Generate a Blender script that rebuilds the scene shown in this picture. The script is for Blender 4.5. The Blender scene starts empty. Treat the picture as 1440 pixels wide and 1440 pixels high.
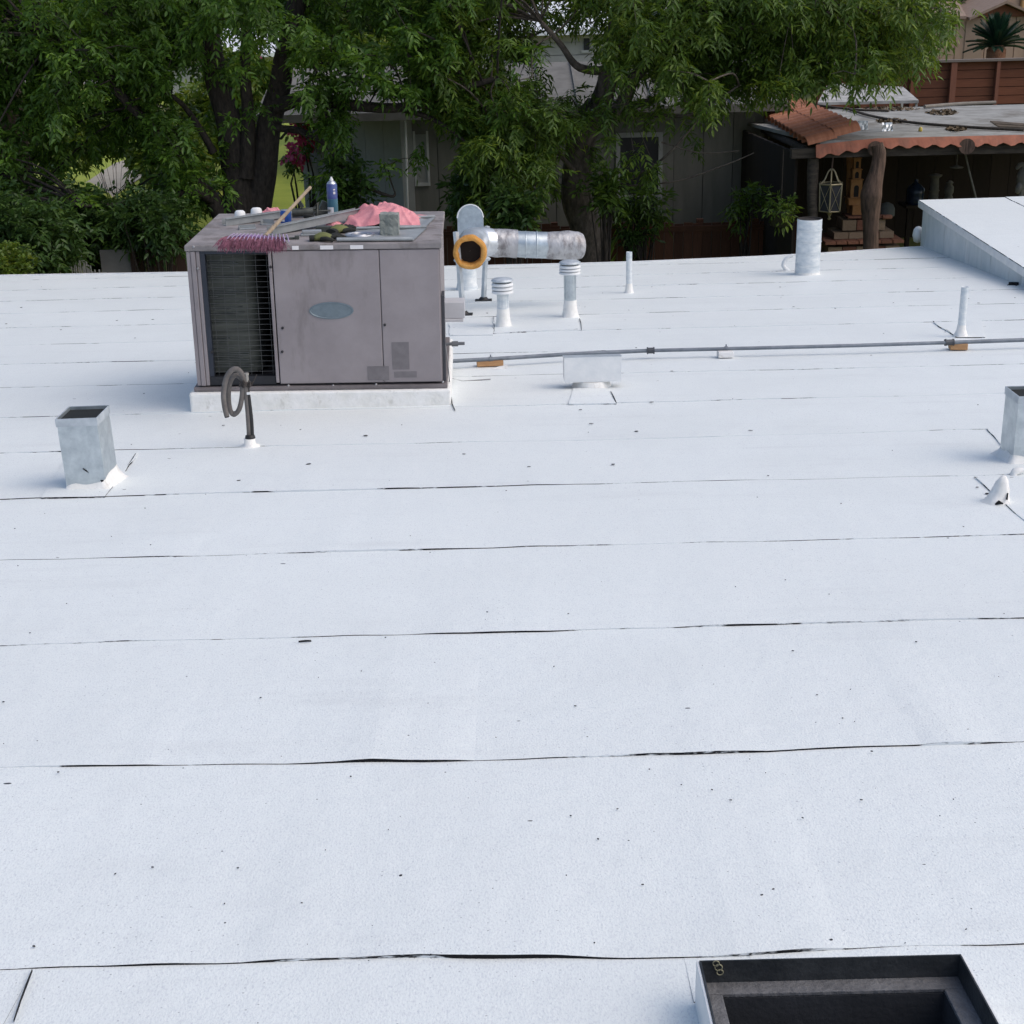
import bpy, math, random
import numpy as np
from mathutils import Matrix, Vector
from mathutils import noise as mn
rnd = random.Random(7)
rng = np.random.default_rng(11)
PI = math.pi
scene = bpy.context.scene
COL = scene.collection

# ------------------------------------------------------------------ camera, sky, sun, exposure
F = 2000.0                                   # focal length in photo pixels (1440 wide)
ROLL = math.radians(-1.4)
PITCH = math.atan(745 / F)
SLOPE = PITCH - math.atan(563 / F)           # roof falls away at about 1:12
TS = math.tan(SLOPE)
CZ = 5.7
HR = 1.627 / math.cos(SLOPE)                 # eye height above the roof
cam = bpy.data.cameras.new('camera'); cam_o = bpy.data.objects.new('camera', cam); COL.objects.link(cam_o)
cam.sensor_width = 36; cam.lens = 36 * F / 1440; cam.clip_start = .05; cam.clip_end = 5000
cam_o.matrix_world = Matrix.Translation((0, 0, CZ)) @ Matrix.Rotation(PI/2 - PITCH, 4, 'X') @ Matrix.Rotation(ROLL, 4, 'Z')
scene.camera = cam_o

SUN_EL, SUN_AZ = math.radians(52), math.radians(108)      # azimuth from +Y towards +X
world = bpy.data.worlds.new('World'); scene.world = world; world.use_nodes = True
wn = world.node_tree; wn.nodes.clear()
wo = wn.nodes.new('ShaderNodeOutputWorld'); wb = wn.nodes.new('ShaderNodeBackground'); sky = wn.nodes.new('ShaderNodeTexSky')
sky.sky_type = 'NISHITA'; sky.sun_disc = False; sky.sun_elevation = SUN_EL; sky.sun_rotation = SUN_AZ
sky.dust_density = 3.0; sky.air_density = 1.0; sky.ozone_density = 1.0
wb.inputs['Strength'].default_value = 0.132
wn.links.new(sky.outputs[0], wb.inputs['Color']); wn.links.new(wb.outputs[0], wo.inputs['Surface'])
sun = bpy.data.lights.new('sun', 'SUN'); sun.energy = .85; sun.angle = math.radians(75); sun.color = (1, .95, .88)
sun_o = bpy.data.objects.new('sun', sun); COL.objects.link(sun_o)
sd = Vector((math.sin(SUN_AZ)*math.cos(SUN_EL), math.cos(SUN_AZ)*math.cos(SUN_EL), math.sin(SUN_EL)))
sun_o.rotation_euler = (-sd).to_track_quat('-Z', 'Y').to_euler(); sun_o.location = (20, 0, 30)
scene.view_settings.view_transform = 'Standard'; scene.view_settings.look = 'None'
scene.view_settings.exposure = 0.40; scene.view_settings.gamma = 1
scene.cycles.max_bounces = 8

# ------------------------------------------------------------------ photo pixel -> direction -> point on a known surface
def ray(px, py):
    x = (px - 720) / F; y = -(py - 720) / F
    c, s = math.cos(ROLL), math.sin(ROLL)
    X = c*x - s*y; Y = s*x + c*y
    return Vector((X, math.cos(PITCH) + Y*math.sin(PITCH), -math.sin(PITCH) + Y*math.cos(PITCH)))
EYE = Vector((0, 0, CZ))
def roofz(y): return CZ - HR - y*TS
def R(px, py, dz=0):
    d = ray(px, py); t = (-HR + dz) / (d.z + d.y*TS); return EYE + d*t
def V(px, py, Y):
    d = ray(px, py); return EYE + d*(Y/d.y)
def H(px, py, z):
    d = ray(px, py); return EYE + d*((z - CZ)/d.z)
def hit(px, py, p, n):
    d = ray(px, py); return EYE + d*((p - EYE).dot(n)/d.dot(n))

# ------------------------------------------------------------------ materials
MATS = {}
def mat(name, col, rough=.6, metal=0., var=.12, scale=6., col2=None, bump=0., bscale=80., orand=0., spec=.5, stretch=None, thr=(.35, .7), detail=6, stain=None):
    if name in MATS: return MATS[name]
    m = bpy.data.materials.new(name); m.use_nodes = True; MATS[name] = m
    nt = m.node_tree; N = nt.nodes; L = nt.links
    b = N['Principled BSDF']; b.inputs['Roughness'].default_value = rough; b.inputs['Metallic'].default_value = metal
    b.inputs['Specular IOR Level'].default_value = spec
    tc = N.new('ShaderNodeTexCoord'); vec = tc.outputs['Object']
    if stretch:
        mp = N.new('ShaderNodeMapping'); mp.inputs['Scale'].default_value = stretch; L.new(vec, mp.inputs[0]); vec = mp.outputs[0]
    nz = N.new('ShaderNodeTexNoise'); nz.inputs['Scale'].default_value = scale; nz.inputs['Detail'].default_value = detail; nz.inputs['Roughness'].default_value = .65
    L.new(vec, nz.inputs['Vector'])
    rp = N.new('ShaderNodeValToRGB'); rp.color_ramp.elements[0].position = thr[0]; rp.color_ramp.elements[1].position = thr[1]
    c2 = col2 if col2 else tuple(min(1, c*(1+var)) for c in col)
    c1 = col if col2 else tuple(c*(1-var) for c in col)
    rp.color_ramp.elements[0].color = (*c1, 1); rp.color_ramp.elements[1].color = (*c2, 1)
    L.new(nz.outputs['Fac'], rp.inputs['Fac']); out = rp.outputs['Color']
    if stain:
        sc_, st_, sthr, samt, scol = stain
        mp2 = N.new('ShaderNodeMapping'); mp2.inputs['Scale'].default_value = st_; L.new(tc.outputs['Object'], mp2.inputs[0])
        n3 = N.new('ShaderNodeTexNoise'); n3.inputs['Scale'].default_value = sc_; n3.inputs['Detail'].default_value = 5; n3.inputs['Roughness'].default_value = .7; L.new(mp2.outputs[0], n3.inputs['Vector'])
        mr3 = N.new('ShaderNodeMapRange'); mr3.inputs['From Min'].default_value = sthr[0]; mr3.inputs['From Max'].default_value = sthr[1]; mr3.inputs['To Max'].default_value = samt; L.new(n3.outputs['Fac'], mr3.inputs['Value'])
        mx3 = N.new('ShaderNodeMix'); mx3.data_type = 'RGBA'; L.new(mr3.outputs[0], mx3.inputs[0]); L.new(out, mx3.inputs[6]); mx3.inputs[7].default_value = (*scol, 1); out = mx3.outputs[2]
    if orand:
        oi = N.new('ShaderNodeObjectInfo'); hs = N.new('ShaderNodeHueSaturation')
        mr = N.new('ShaderNodeMapRange'); mr.inputs['To Min'].default_value = 1-orand; mr.inputs['To Max'].default_value = 1+orand
        L.new(oi.outputs['Random'], mr.inputs['Value']); L.new(mr.outputs[0], hs.inputs['Value']); L.new(out, hs.inputs['Color']); out = hs.outputs[0]
    L.new(out, b.inputs['Base Color'])
    if bump:
        n2 = N.new('ShaderNodeTexNoise'); n2.inputs['Scale'].default_value = bscale; n2.inputs['Detail'].default_value = 4
        L.new(vec, n2.inputs['Vector'])
        bp = N.new('ShaderNodeBump'); bp.inputs['Strength'].default_value = bump; bp.inputs['Distance'].default_value = .01
        L.new(n2.outputs['Fac'], bp.inputs['Height']); L.new(bp.outputs[0], b.inputs['Normal'])
    return m

def mix_node(nt, fac, a, b):
    n = nt.nodes.new('ShaderNodeMix'); n.data_type = 'RGBA'
    for sock, v in ((n.inputs[0], fac), (n.inputs[6], a), (n.inputs[7], b)):
        if hasattr(v, 'is_linked'): nt.links.new(v, sock)
        elif isinstance(v, (int, float)): sock.default_value = v
        else: sock.default_value = (*v, 1)
    return n.outputs[2]
def math_node(nt, op, a, b=0.):
    n = nt.nodes.new('ShaderNodeMath'); n.operation = op
    for i, v in enumerate((a, b)):
        if hasattr(v, 'is_linked'): nt.links.new(v, n.inputs[i])
        else: n.inputs[i].default_value = v
    return n.outputs[0]

def roof_paint(name, base=(.765, .80, .79)):
    m = bpy.data.materials.new(name); m.use_nodes = True
    nt = m.node_tree; N = nt.nodes; L = nt.links; b = N['Principled BSDF']
    b.inputs['Roughness'].default_value = .62; b.inputs['Specular IOR Level'].default_value = .3
    tc = N.new('ShaderNodeTexCoord'); o = tc.outputs['Object']
    def noise(scale, detail=4, vec=o, rough=.6):
        n = N.new('ShaderNodeTexNoise'); n.inputs['Scale'].default_value = scale; n.inputs['Detail'].default_value = detail; n.inputs['Roughness'].default_value = rough
        L.new(vec, n.inputs['Vector']); return n.outputs['Fac']
    def mapped(sc):
        mp = N.new('ShaderNodeMapping'); mp.inputs['Scale'].default_value = sc; L.new(o, mp.inputs[0]); return mp.outputs[0]
    def ramp(v, p0, p1):
        mr = N.new('ShaderNodeMapRange'); mr.inputs['From Min'].default_value = p0; mr.inputs['From Max'].default_value = p1; mr.clamp = True
        L.new(v, mr.inputs['Value']); return mr.outputs[0]
    c = mix_node(nt, ramp(noise(1.1, 3), .3, .72), tuple(x*.93 for x in base), base)
    c = mix_node(nt, math_node(nt, 'MULTIPLY', ramp(noise(9, 3, mapped((1, .35, 1))), .52, .8), .10), c, (.55, .56, .57))
    # fine rolled-on texture: little grey pits
    c = mix_node(nt, math_node(nt, 'MULTIPLY', ramp(noise(240, 2, mapped((1, .5, 1))), .50, .72), .55), c, (.50, .52, .56))
    c = mix_node(nt, math_node(nt, 'MULTIPLY', ramp(noise(2.2, 4, mapped((.45, 2.6, 1)), .7), .56, .78), .20), c, (.47, .48, .49))
    c = mix_node(nt, math_node(nt, 'MULTIPLY', ramp(noise(.55, 4, o, .65), .52, .70), .16), c, (.58, .585, .57))
    def specks(scale, pick, rad, dens_scale, colr, stretch=(1, 1, 1), amount=1.):
        nonlocal c
        vec = mapped(stretch)
        vo = N.new('ShaderNodeTexVoronoi'); vo.voronoi_dimensions = '2D'; vo.inputs['Scale'].default_value = scale; L.new(vec, vo.inputs['Vector'])
        sep = N.new('ShaderNodeSeparateColor'); L.new(vo.outputs['Color'], sep.inputs[0])
        dn = ramp(noise(dens_scale, 1), .38, .68)
        sel = math_node(nt, 'LESS_THAN', sep.outputs[0], math_node(nt, 'MULTIPLY', dn, pick))
        rr = math_node(nt, 'MULTIPLY', sep.outputs[1], rad)
        dot = math_node(nt, 'LESS_THAN', vo.outputs['Distance'], rr)
        c = mix_node(nt, math_node(nt, 'MULTIPLY', math_node(nt, 'MULTIPLY', sel, dot), amount), c, colr)
    specks(55, .26, .12, 2.2, (.24, .25, .27), amount=.6)
    specks(16, .11, .040, 1.4, (.04, .042, .05))
    specks(5, .22, .026, .9, (.06, .062, .07), (.45, 1, 1))
    L.new(c, b.inputs['Base Color'])
    hgt = math_node(nt, 'ADD', noise(190, 2, mapped((1, .6, 1))), math_node(nt, 'MULTIPLY', noise(12, 1), 2.2))
    bp = N.new('ShaderNodeBump'); bp.inputs['Strength'].default_value = .35; bp.inputs['Distance'].default_value = .004
    L.new(hgt, bp.inputs['Height']); L.new(bp.outputs[0], b.inputs['Normal'])
    return m
ROOFM = roof_paint('white_roof_coating')
def edge_mat(nm, t0):
    m = bpy.data.materials.new(nm); m.use_nodes = True
    nt = m.node_tree; N = nt.nodes; L = nt.links; b = N['Principled BSDF']; b.inputs['Roughness'].default_value = .8; b.inputs['Specular IOR Level'].default_value = .1
    tc = N.new('ShaderNodeTexCoord'); mp = N.new('ShaderNodeMapping'); mp.inputs['Scale'].default_value = (1, 3, 6); L.new(tc.outputs['Object'], mp.inputs[0])
    n = N.new('ShaderNodeTexNoise'); n.inputs['Scale'].default_value = 2.1; n.inputs['Detail'].default_value = 7; n.inputs['Roughness'].default_value = .7; L.new(mp.outputs[0], n.inputs['Vector'])
    mr = N.new('ShaderNodeMapRange'); mr.inputs['From Min'].default_value = t0; mr.inputs['From Max'].default_value = t0+.035; L.new(n.outputs['Fac'], mr.inputs['Value'])
    L.new(mix_node(nt, mr.outputs[0], (.012, .012, .014), (.62, .65, .67)), b.inputs['Base Color'])
    return m
EDGEM = edge_mat('sheet_edge', .52); EDGEFAR = edge_mat('half_painted_edge', .46)
BITUM = mat('bare_bitumen', (.010, .010, .012), .7, bump=.3, spec=.2)

GALV = mat('galvanised_sheet', (.42, .47, .50), .38, .75, scale=14, col2=(.62, .67, .69), bump=.05, bscale=20, stain=(9., (1, 1, .4), (.55, .7), .45, (.30, .33, .35)))
GALV_DULL = mat('weathered_galvanised', (.40, .44, .47), .55, .45, scale=9, col2=(.62, .66, .69), bump=.06, bscale=25)
WHITE_METAL = mat('white_coated_metal', (.66, .68, .69), .5, .0, scale=7, col2=(.80, .80, .79), bump=.12, bscale=30)
PIPE_WHITE = mat('streaky_white_pipe', (.50, .56, .60), .55, .1, scale=9, col2=(.80, .81, .80), stretch=(1, 1, 2.2), bump=.12, bscale=30)
MASTIC = mat('white_mastic', (.74, .73, .69), .7, scale=14, col2=(.84, .83, .81), bump=.5, bscale=28, stain=(16., (1, 1, .6), (.58, .70), .5, (.45, .43, .38)))
UNIT = mat('faded_mauve_grey_paint', (.225, .200, .205), .62, .0, scale=3.6, col2=(.30, .268, .273), bump=.04, bscale=300, spec=.3, thr=(.3, .75), stain=(5., (1, 1, .30), (.54, .72), .55, (.115, .098, .092)))
UNIT_TOP = mat('dusty_grey_top', (.20, .185, .185), .75, 0, scale=5, col2=(.32, .29, .285), bump=.08, bscale=120, spec=.25, stain=(7., (1, 1, 1), (.5, .66), .7, (.12, .10, .09)))
UNIT_DARK = mat('dark_trim_paint', (.05, .05, .058), .55, .2, var=.3)
TRAY = mat('black_grille_metal', (.018, .019, .023), .5, .3, var=.3)
COIL = mat('dirty_coil_fins', (.032, .036, .030), .75, .1, scale=3, col2=(.085, .090, .076), stretch=(1, 1, 12))
BADGE = mat('faded_blue_badge', (.15, .19, .215), .4, .3, var=.12, scale=18)
FADED = mat('faded_sticker', (.165, .150, .155), .7, var=.12, scale=25)
STICKER = mat('white_sticker', (.68, .66, .66), .6, var=.06)
SCREW = mat('screw_metal', (.35, .35, .36), .4, .8)
HOLE_SHADE = mat('hole_shade', (.02, .016, .014), .9)  # flat near-black painted in for the shade inside holes and arches
BLACKMETAL = mat('dark_pipe_paint', (.13, .15, .175), .5, .35, scale=12, col2=(.21, .235, .265))
WOOD = mat('raw_wood_block', (.36, .19, .085), .8, scale=6, col2=(.50, .30, .15), stretch=(1, 8, 8), bump=.2)
HOSE = mat('grey_hose_foam', (.14, .125, .115), .75, var=.25, scale=20, bump=.1)
BLACKRUB = mat('black_rubber', (.012, .012, .013), .6)
RUST = mat('rust_orange', (.42, .17, .035), .85, scale=18, col2=(.62, .32, .09), bump=.4)
DUCTWRAP = mat('torn_foil_wrap', (.20, .185, .185), .5, .45, scale=9, col2=(.48, .475, .48), bump=.6, bscale=22, thr=(.36, .56), stretch=(1.4, 1, .8))
FOIL = mat('silver_foil', (.52, .54, .56), .32, .7, scale=10, col2=(.78, .79, .80), bump=.35, bscale=26)
INSUL = mat('insulation_edge', (.50, .22, .04), .95, scale=16, col2=(.66, .35, .10), bump=.8, bscale=60)
PINK = mat('pink_terry_cloth', (.62, .24, .27), .95, scale=10, col2=(.74, .34, .36), bump=.5, bscale=240, spec=.1)
BRISTLE = mat('maroon_bristle', (.21, .075, .110), .75, var=.45, scale=40)
PURPLE = mat('purple_plastic', (.22, .12, .28), .5, scale=12, col2=(.36, .24, .42))
HANDLE = mat('worn_wood_handle', (.24, .18, .12), .8, scale=10, col2=(.40, .31, .21), stretch=(6, 1, 1))
CANBLUE = mat('blue_can_paint', (.025, .09, .36), .35, .3, var=.15)
CANRED = mat('red_print', (.55, .04, .04), .4)
WHITEP = mat('white_plastic', (.74, .74, .73), .5, var=.05)
SPRAY = mat('blue_violet_print', (.055, .06, .24), .35, .1, scale=14, col2=(.10, .16, .34))
SPRAY2 = mat('teal_print', (.05, .15, .22), .35, .1, scale=14, col2=(.10, .23, .27))
CHANNEL = mat('grey_channel_metal', (.27, .285, .29), .5, .3, scale=9, col2=(.40, .42, .42))
GLOVE = mat('black_glove_cloth', (.016, .017, .014), .9, var=.3, bump=.3)
GLOVEG = mat('olive_glove_cloth', (.14, .15, .05), .9, var=.3, bump=.3)
LIDM = mat('silver_lid', (.50, .50, .52), .35, .8)
CLOD = mat('grey_crumpled_block', (.15, .165, .15), .8, scale=9, col2=(.30, .32, .295), bump=.8, bscale=30)
TOOLD = mat('dark_tool_steel', (.045, .05, .045), .55, .4, scale=14, col2=(.12, .125, .11))
SKYIN = mat('grey_black_lining', (.020, .022, .026), .8, scale=8, col2=(.034, .036, .042), bump=.2)
SKYLIP = mat('weathered_black_lip', (.022, .026, .030), .55, .3, scale=12, col2=(.060, .064, .068), bump=.25)
CHALK = mat('pale_yellow_paint', (.26, .245, .16), .9, var=.4, scale=60)
SKYFOIL = mat('clear_frosted', (.32, .34, .34), .3)

BARK = mat('dark_bark', (.020, .016, .013), .95, scale=9, col2=(.070, .055, .045), stretch=(3, 3, 1), bump=1., bscale=20)
PALE_BARK = mat('mottled_bark', (.045, .036, .030), .95, scale=7, col2=(.17, .14, .115), stretch=(2, 2, 1), bump=1., bscale=18)
FENCE = mat('red_brown_fence_board', (.085, .034, .019), .85, scale=5, col2=(.17, .068, .036), stretch=(6, 6, .8), orand=.25)
FENCE_R = mat('redwood_plank', (.105, .034, .018), .85, scale=4, col2=(.19, .065, .032), stretch=(.6, 4, 7), orand=.22)
FPOST = mat('redwood_post', (.15, .055, .034), .85, scale=4, col2=(.24, .095, .06), stretch=(4, 4, .7))
SIDING = mat('beige_grey_siding', (.185, .18, .16), .85, scale=2.5, col2=(.25, .24, .215), orand=.06)
TRIM = mat('pale_trim', (.42, .42, .41), .6, var=.08)
SIDING2 = mat('pale_grey_siding', (.36, .35, .34), .8, var=.08, orand=.04)
WHITEROOF = mat('white_house_roof', (.72, .74, .76), .6, var=.06)
ROOFGREY = mat('grey_shingle', (.22, .21, .20), .9, scale=12, col2=(.31, .30, .285), bump=.3)
SCREEN = mat('dark_window_screen', (.018, .017, .020), .4, var=.3, scale=3)
PATIO_ROOF = mat('pale_roll_roof', (.22, .215, .195), .9, scale=2.6, col2=(.38, .375, .355), bump=.2, stain=(1.3, (1, .5, 1), (.5, .62), .6, (.12, .10, .075)))
TERRA = mat('terracotta', (.33, .125, .065), .8, scale=7, col2=(.46, .19, .105), orand=.14, bump=.15)
TERRA2 = mat('terracotta_trim', (.33, .115, .068), .8, scale=5, col2=(.44, .165, .10), stain=(6., (1, 1, 1), (.5, .66), .6, (.20, .10, .07)))
LOG = mat('weathered_log', (.050, .034, .026), .95, scale=5, col2=(.20, .125, .09), stretch=(5, 5, .6), bump=.8, bscale=18)
BEAM = mat('old_beam', (.035, .028, .022), .95, scale=5, col2=(.10, .08, .062), stretch=(.6, 5, 5), bump=.4)
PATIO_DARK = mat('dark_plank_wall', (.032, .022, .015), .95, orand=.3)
BRICK = mat('old_red_brick', (.22, .085, .05), .9, scale=9, col2=(.33, .155, .10), orand=.25, bump=.4)
BRICKT = mat('tan_brick', (.27, .185, .115), .9, scale=9, col2=(.37, .27, .18), orand=.2, bump=.4)
MORTAR = mat('tan_mortar', (.22, .165, .11), .95, var=.2, bump=.4)
CLAY = mat('ochre_clay', (.32, .14, .045), .85, scale=8, col2=(.44, .22, .085), bump=.3)
BRASS = mat('pale_brass_frame', (.30, .25, .15), .5, .5, scale=10, col2=(.44, .38, .25))
LGLASS = mat('smoky_lantern_glass', (.05, .05, .055), .15)
TANWALL = mat('tan_stucco', (.36, .245, .18), .9, scale=3, col2=(.42, .295, .22))
GABLE = mat('brown_gable', (.20, .075, .045), .8, var=.15)
SHEDROOF = mat('brown_shingles', (.235, .165, .125), .9, scale=9, col2=(.30, .22, .17))
JUG = mat('dark_blue_jug', (.02, .035, .07), .25)
STATUE = mat('dim_stone', (.13, .12, .105), .85, scale=10, col2=(.22, .20, .18))
DEBRIS = mat('dry_leaf_litter', (.085, .060, .035), .95, scale=14, col2=(.17, .125, .075))
POT = mat('dark_glazed_pot', (.03, .032, .035), .4)

def leafmat(name, c0, c1, c2, trans=.33):
    m = bpy.data.materials.new(name); m.use_nodes = True
    nt = m.node_tree; N = nt.nodes; L = nt.links; b = N['Principled BSDF']
    b.inputs['Roughness'].default_value = .42; b.inputs['Specular IOR Level'].default_value = .35
    g = N.new('ShaderNodeNewGeometry'); rp = N.new('ShaderNodeValToRGB')
    e = rp.color_ramp.elements; e[0].color = (*c0, 1); e[1].color = (*c2, 1); x = e.new(.6); x.color = (*c1, 1)
    tc = N.new('ShaderNodeTexCoord'); nz = N.new('ShaderNodeTexNoise'); nz.inputs['Scale'].default_value = .9; L.new(tc.outputs['Object'], nz.inputs['Vector'])
    f = math_node(nt, 'ADD', math_node(nt, 'MULTIPLY', g.outputs['Random Per Island'], .55), math_node(nt, 'MULTIPLY', nz.outputs['Fac'], .95))  # ramp and clump noise put sunlit and shaded contrast into leaf colour
    L.new(math_node(nt, 'SUBTRACT', f, .26), rp.inputs['Fac']); L.new(rp.outputs[0], b.inputs['Base Color'])
    t = N.new('ShaderNodeBsdfTranslucent'); hs = N.new('ShaderNodeHueSaturation'); hs.inputs['Value'].default_value = 1.5; hs.inputs['Hue'].default_value = .48; hs.inputs['Saturation'].default_value = 1.1
    L.new(rp.outputs[0], hs.inputs['Color']); L.new(hs.outputs[0], t.inputs['Color'])
    mx = N.new('ShaderNodeMixShader'); mx.inputs[0].default_value = trans
    L.new(b.outputs[0], mx.inputs[1]); L.new(t.outputs[0], mx.inputs[2]); L.new(mx.outputs[0], N['Material Output'].inputs['Surface'])
    return m
LEAF1 = leafmat('ash_leaf', (.030, .062, .012), (.078, .160, .022), (.20, .32, .045))
LEAF2 = leafmat('willowy_leaf', (.036, .070, .014), (.092, .160, .024), (.24, .31, .048))
LEAF3 = leafmat('shrub_leaf', (.026, .056, .016), (.052, .105, .024), (.13, .20, .045))
LEAF4 = leafmat('yellow_green_leaf', (.05, .10, .018), (.11, .17, .025), (.24, .25, .04))
PALMLEAF = leafmat('dark_palm_leaf', (.010, .030, .018), (.016, .045, .026), (.035, .075, .04), .2)
FLOWER = leafmat('magenta_bract', (.50, .06, .14), (.62, .12, .20), (.72, .24, .28))
FARLEAF = leafmat('far_leaf', (.04, .08, .018), (.08, .14, .028), (.16, .22, .04))

# ------------------------------------------------------------------ mesh helpers
class MB:
    def __init__(s): s.v = []; s.f = []; s.m = []; s.sm = []
    def add(s, verts, faces, M=None, mi=0, smooth=False):
        o = len(s.v)
        s.v += [tuple(M @ Vector(p)) if M else tuple(p) for p in verts]
        s.f += [tuple(i+o for i in f) for f in faces]; s.m += [mi]*len(faces); s.sm += [smooth]*len(faces)
        return s
    def box(s, a, b, M=None, mi=0):
        x0, y0, z0 = a; x1, y1, z1 = b
        return s.add([(x0,y0,z0),(x1,y0,z0),(x1,y1,z0),(x0,y1,z0),(x0,y0,z1),(x1,y0,z1),(x1,y1,z1),(x0,y1,z1)],
                     [(0,3,2,1),(4,5,6,7),(0,1,5,4),(1,2,6,5),(2,3,7,6),(3,0,4,7)], M, mi)
    def tube(s, pts, rad, seg=8, mi=0, caps=True, M=None, smooth=True):
        pts = [Vector(p) for p in pts]; n = len(pts)
        if not hasattr(rad, '__len__'): rad = [rad]*n
        vs = []; up = None
        for i, p in enumerate(pts):
            d = (pts[min(i+1, n-1)] - pts[max(i-1, 0)]).normalized()
            if up is None:
                up = Vector((0,0,1)) if abs(d.z) < .9 else Vector((1,0,0))
            a = d.cross(up).normalized(); up = a.cross(d).normalized()
            vs += [p + (a*math.cos(2*PI*k/seg) + up*math.sin(2*PI*k/seg))*rad[i] for k in range(seg)]
        fs = [(i*seg+k, i*seg+(k+1) % seg, (i+1)*seg+(k+1) % seg, (i+1)*seg+k) for i in range(n-1) for k in range(seg)]
        s.add(vs, fs, M, mi, smooth)
        if caps: s.add(vs[:seg], [tuple(range(seg))], M, mi); s.add(vs[-seg:], [tuple(range(seg))[::-1]], M, mi)
        return s
    def lathe(s, prof, seg=20, M=None, mi=0, smooth=True, caps=True, wob=0):
        vs = [(r*(1+wob*math.sin(3*2*PI*k/seg+z*9))*math.cos(2*PI*k/seg), r*math.sin(2*PI*k/seg), z) for r, z in prof for k in range(seg)]
        fs = [(i*seg+k, i*seg+(k+1) % seg, (i+1)*seg+(k+1) % seg, (i+1)*seg+k) for i in range(len(prof)-1) for k in range(seg)]
        s.add(vs, fs, M, mi, smooth)
        if caps: s.add(vs[:seg], [tuple(range(seg))[::-1]], M, mi); s.add(vs[-seg:], [tuple(range(seg))], M, mi)
        return s
    def mesh(s, name, mats, off=(0,0,0)):
        me = bpy.data.meshes.new(name)
        me.from_pydata([(a-off[0], b-off[1], c-off[2]) for a, b, c in s.v], [], s.f)
        me.polygons.foreach_set('material_index', s.m); me.polygons.foreach_set('use_smooth', s.sm)
        for m in (mats if isinstance(mats, (list, tuple)) else [mats]): me.materials.append(m)
        me.update(); return me
def fast_mesh(name, verts, quads, material, off=(0,0,0)):
    me = bpy.data.meshes.new(name); nv, nq = len(verts), len(quads); k = quads.shape[1]
    me.vertices.add(nv); me.vertices.foreach_set('co', (verts - np.array(off)).astype(np.float32).ravel())
    me.loops.add(nq*k); me.loops.foreach_set('vertex_index', quads.astype(np.int32).ravel())
    me.polygons.add(nq); me.polygons.foreach_set('loop_start', np.arange(0, nq*k, k, dtype=np.int32))
    me.materials.append(material); me.update(calc_edges=True); return me
def root_loc(p):
    while p.parent: p = p.parent
    return p.location
def thing(name, loc, label, cat, group=None):
    o = bpy.data.objects.new(name, None); COL.objects.link(o); o.location = loc; o.empty_display_size = .1
    o['label'] = label; o['category'] = cat
    if group: o['group'] = group
    return o
def link(name, me, parent=None, bevel=0, loc=(0,0,0)):
    o = bpy.data.objects.new(name, me); COL.objects.link(o); o.location = loc
    if parent: o.parent = parent
    if bevel:
        b = o.modifiers.new('bevel', 'BEVEL'); b.width = bevel; b.segments = 2; b.limit_method = 'ANGLE'; b.angle_limit = .6
    return o
def part(name, mb, mats, parent, bevel=0):
    return link(name, mb.mesh(name, mats, root_loc(parent)), parent, bevel)
def solo(name, mb, mats, loc, label, cat, group=None, bevel=0):
    o = link(name, mb.mesh(name, mats, loc), None, bevel, loc); o['label'] = label; o['category'] = cat
    if group: o['group'] = group
    return o
def struct(name, me, loc=(0,0,0)):
    o = link(name, me, None, 0, loc); o['kind'] = 'structure'; return o
def T3(p): return Matrix.Translation(p)
def RZ(a): return Matrix.Rotation(a, 4, 'Z')
def RX(a): return Matrix.Rotation(a, 4, 'X')
def RY(a): return Matrix.Rotation(a, 4, 'Y')
UNITBOX = {}
def unit_box(m):
    if m.name not in UNITBOX: UNITBOX[m.name] = MB().box((-.5,-.5,-.5), (.5,.5,.5)).mesh('block', m)
    return UNITBOX[m.name]
def piece(name, me, c, size, parent, rz=0., ry=0., rx=0.):     # shared mesh, own object; c in world
    o = bpy.data.objects.new(name, me); COL.objects.link(o); o.parent = parent
    o.location = Vector(c) - root_loc(parent); o.scale = size; o.rotation_euler = (rx, ry, rz); return o

# ------------------------------------------------------------------ terrain
def terrain_z(x, y):
    def sm(a, b, t):
        t = min(1, max(0, (t-a)/(b-a))); return t*t*(3-2*t)
    z = 0.3 + .9*sm(15.9, 17.6, y)
    z += 1.2*sm(24, 46, y) + 4.2*sm(46, 80, y)
    z += 2.1*sm(30.55, 31.2, y)*sm(4.5, 7, x)
    z += 3*sm(90, 400, y)
    return z
tv = []; tf = []
xs = [-1500, -400, -120, -60] + [-40 + 2*i for i in range(41)] + [60, 120, 400, 1500]
ys = [-1500, -300, -60, -20] + [-4 + 1.0*i for i in range(62)] + [62, 68, 75, 82, 100, 150, 260, 420, 900, 2500]
for y in ys:
    for x in xs: tv.append((x, y, terrain_z(x, y)))
nx = len(xs)
for j in range(len(ys)-1):
    for i in range(nx-1): tf.append((j*nx+i, j*nx+i+1, (j+1)*nx+i+1, (j+1)*nx+i))
GROUND = mat('yellow_green_slope', (.10, .085, .045), .95, scale=.35, col2=(.17, .20, .035), bump=.6, bscale=6, thr=(.38, .5))
struct('ground', MB().add(tv, tf, smooth=True).mesh('ground', GROUND))
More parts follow.
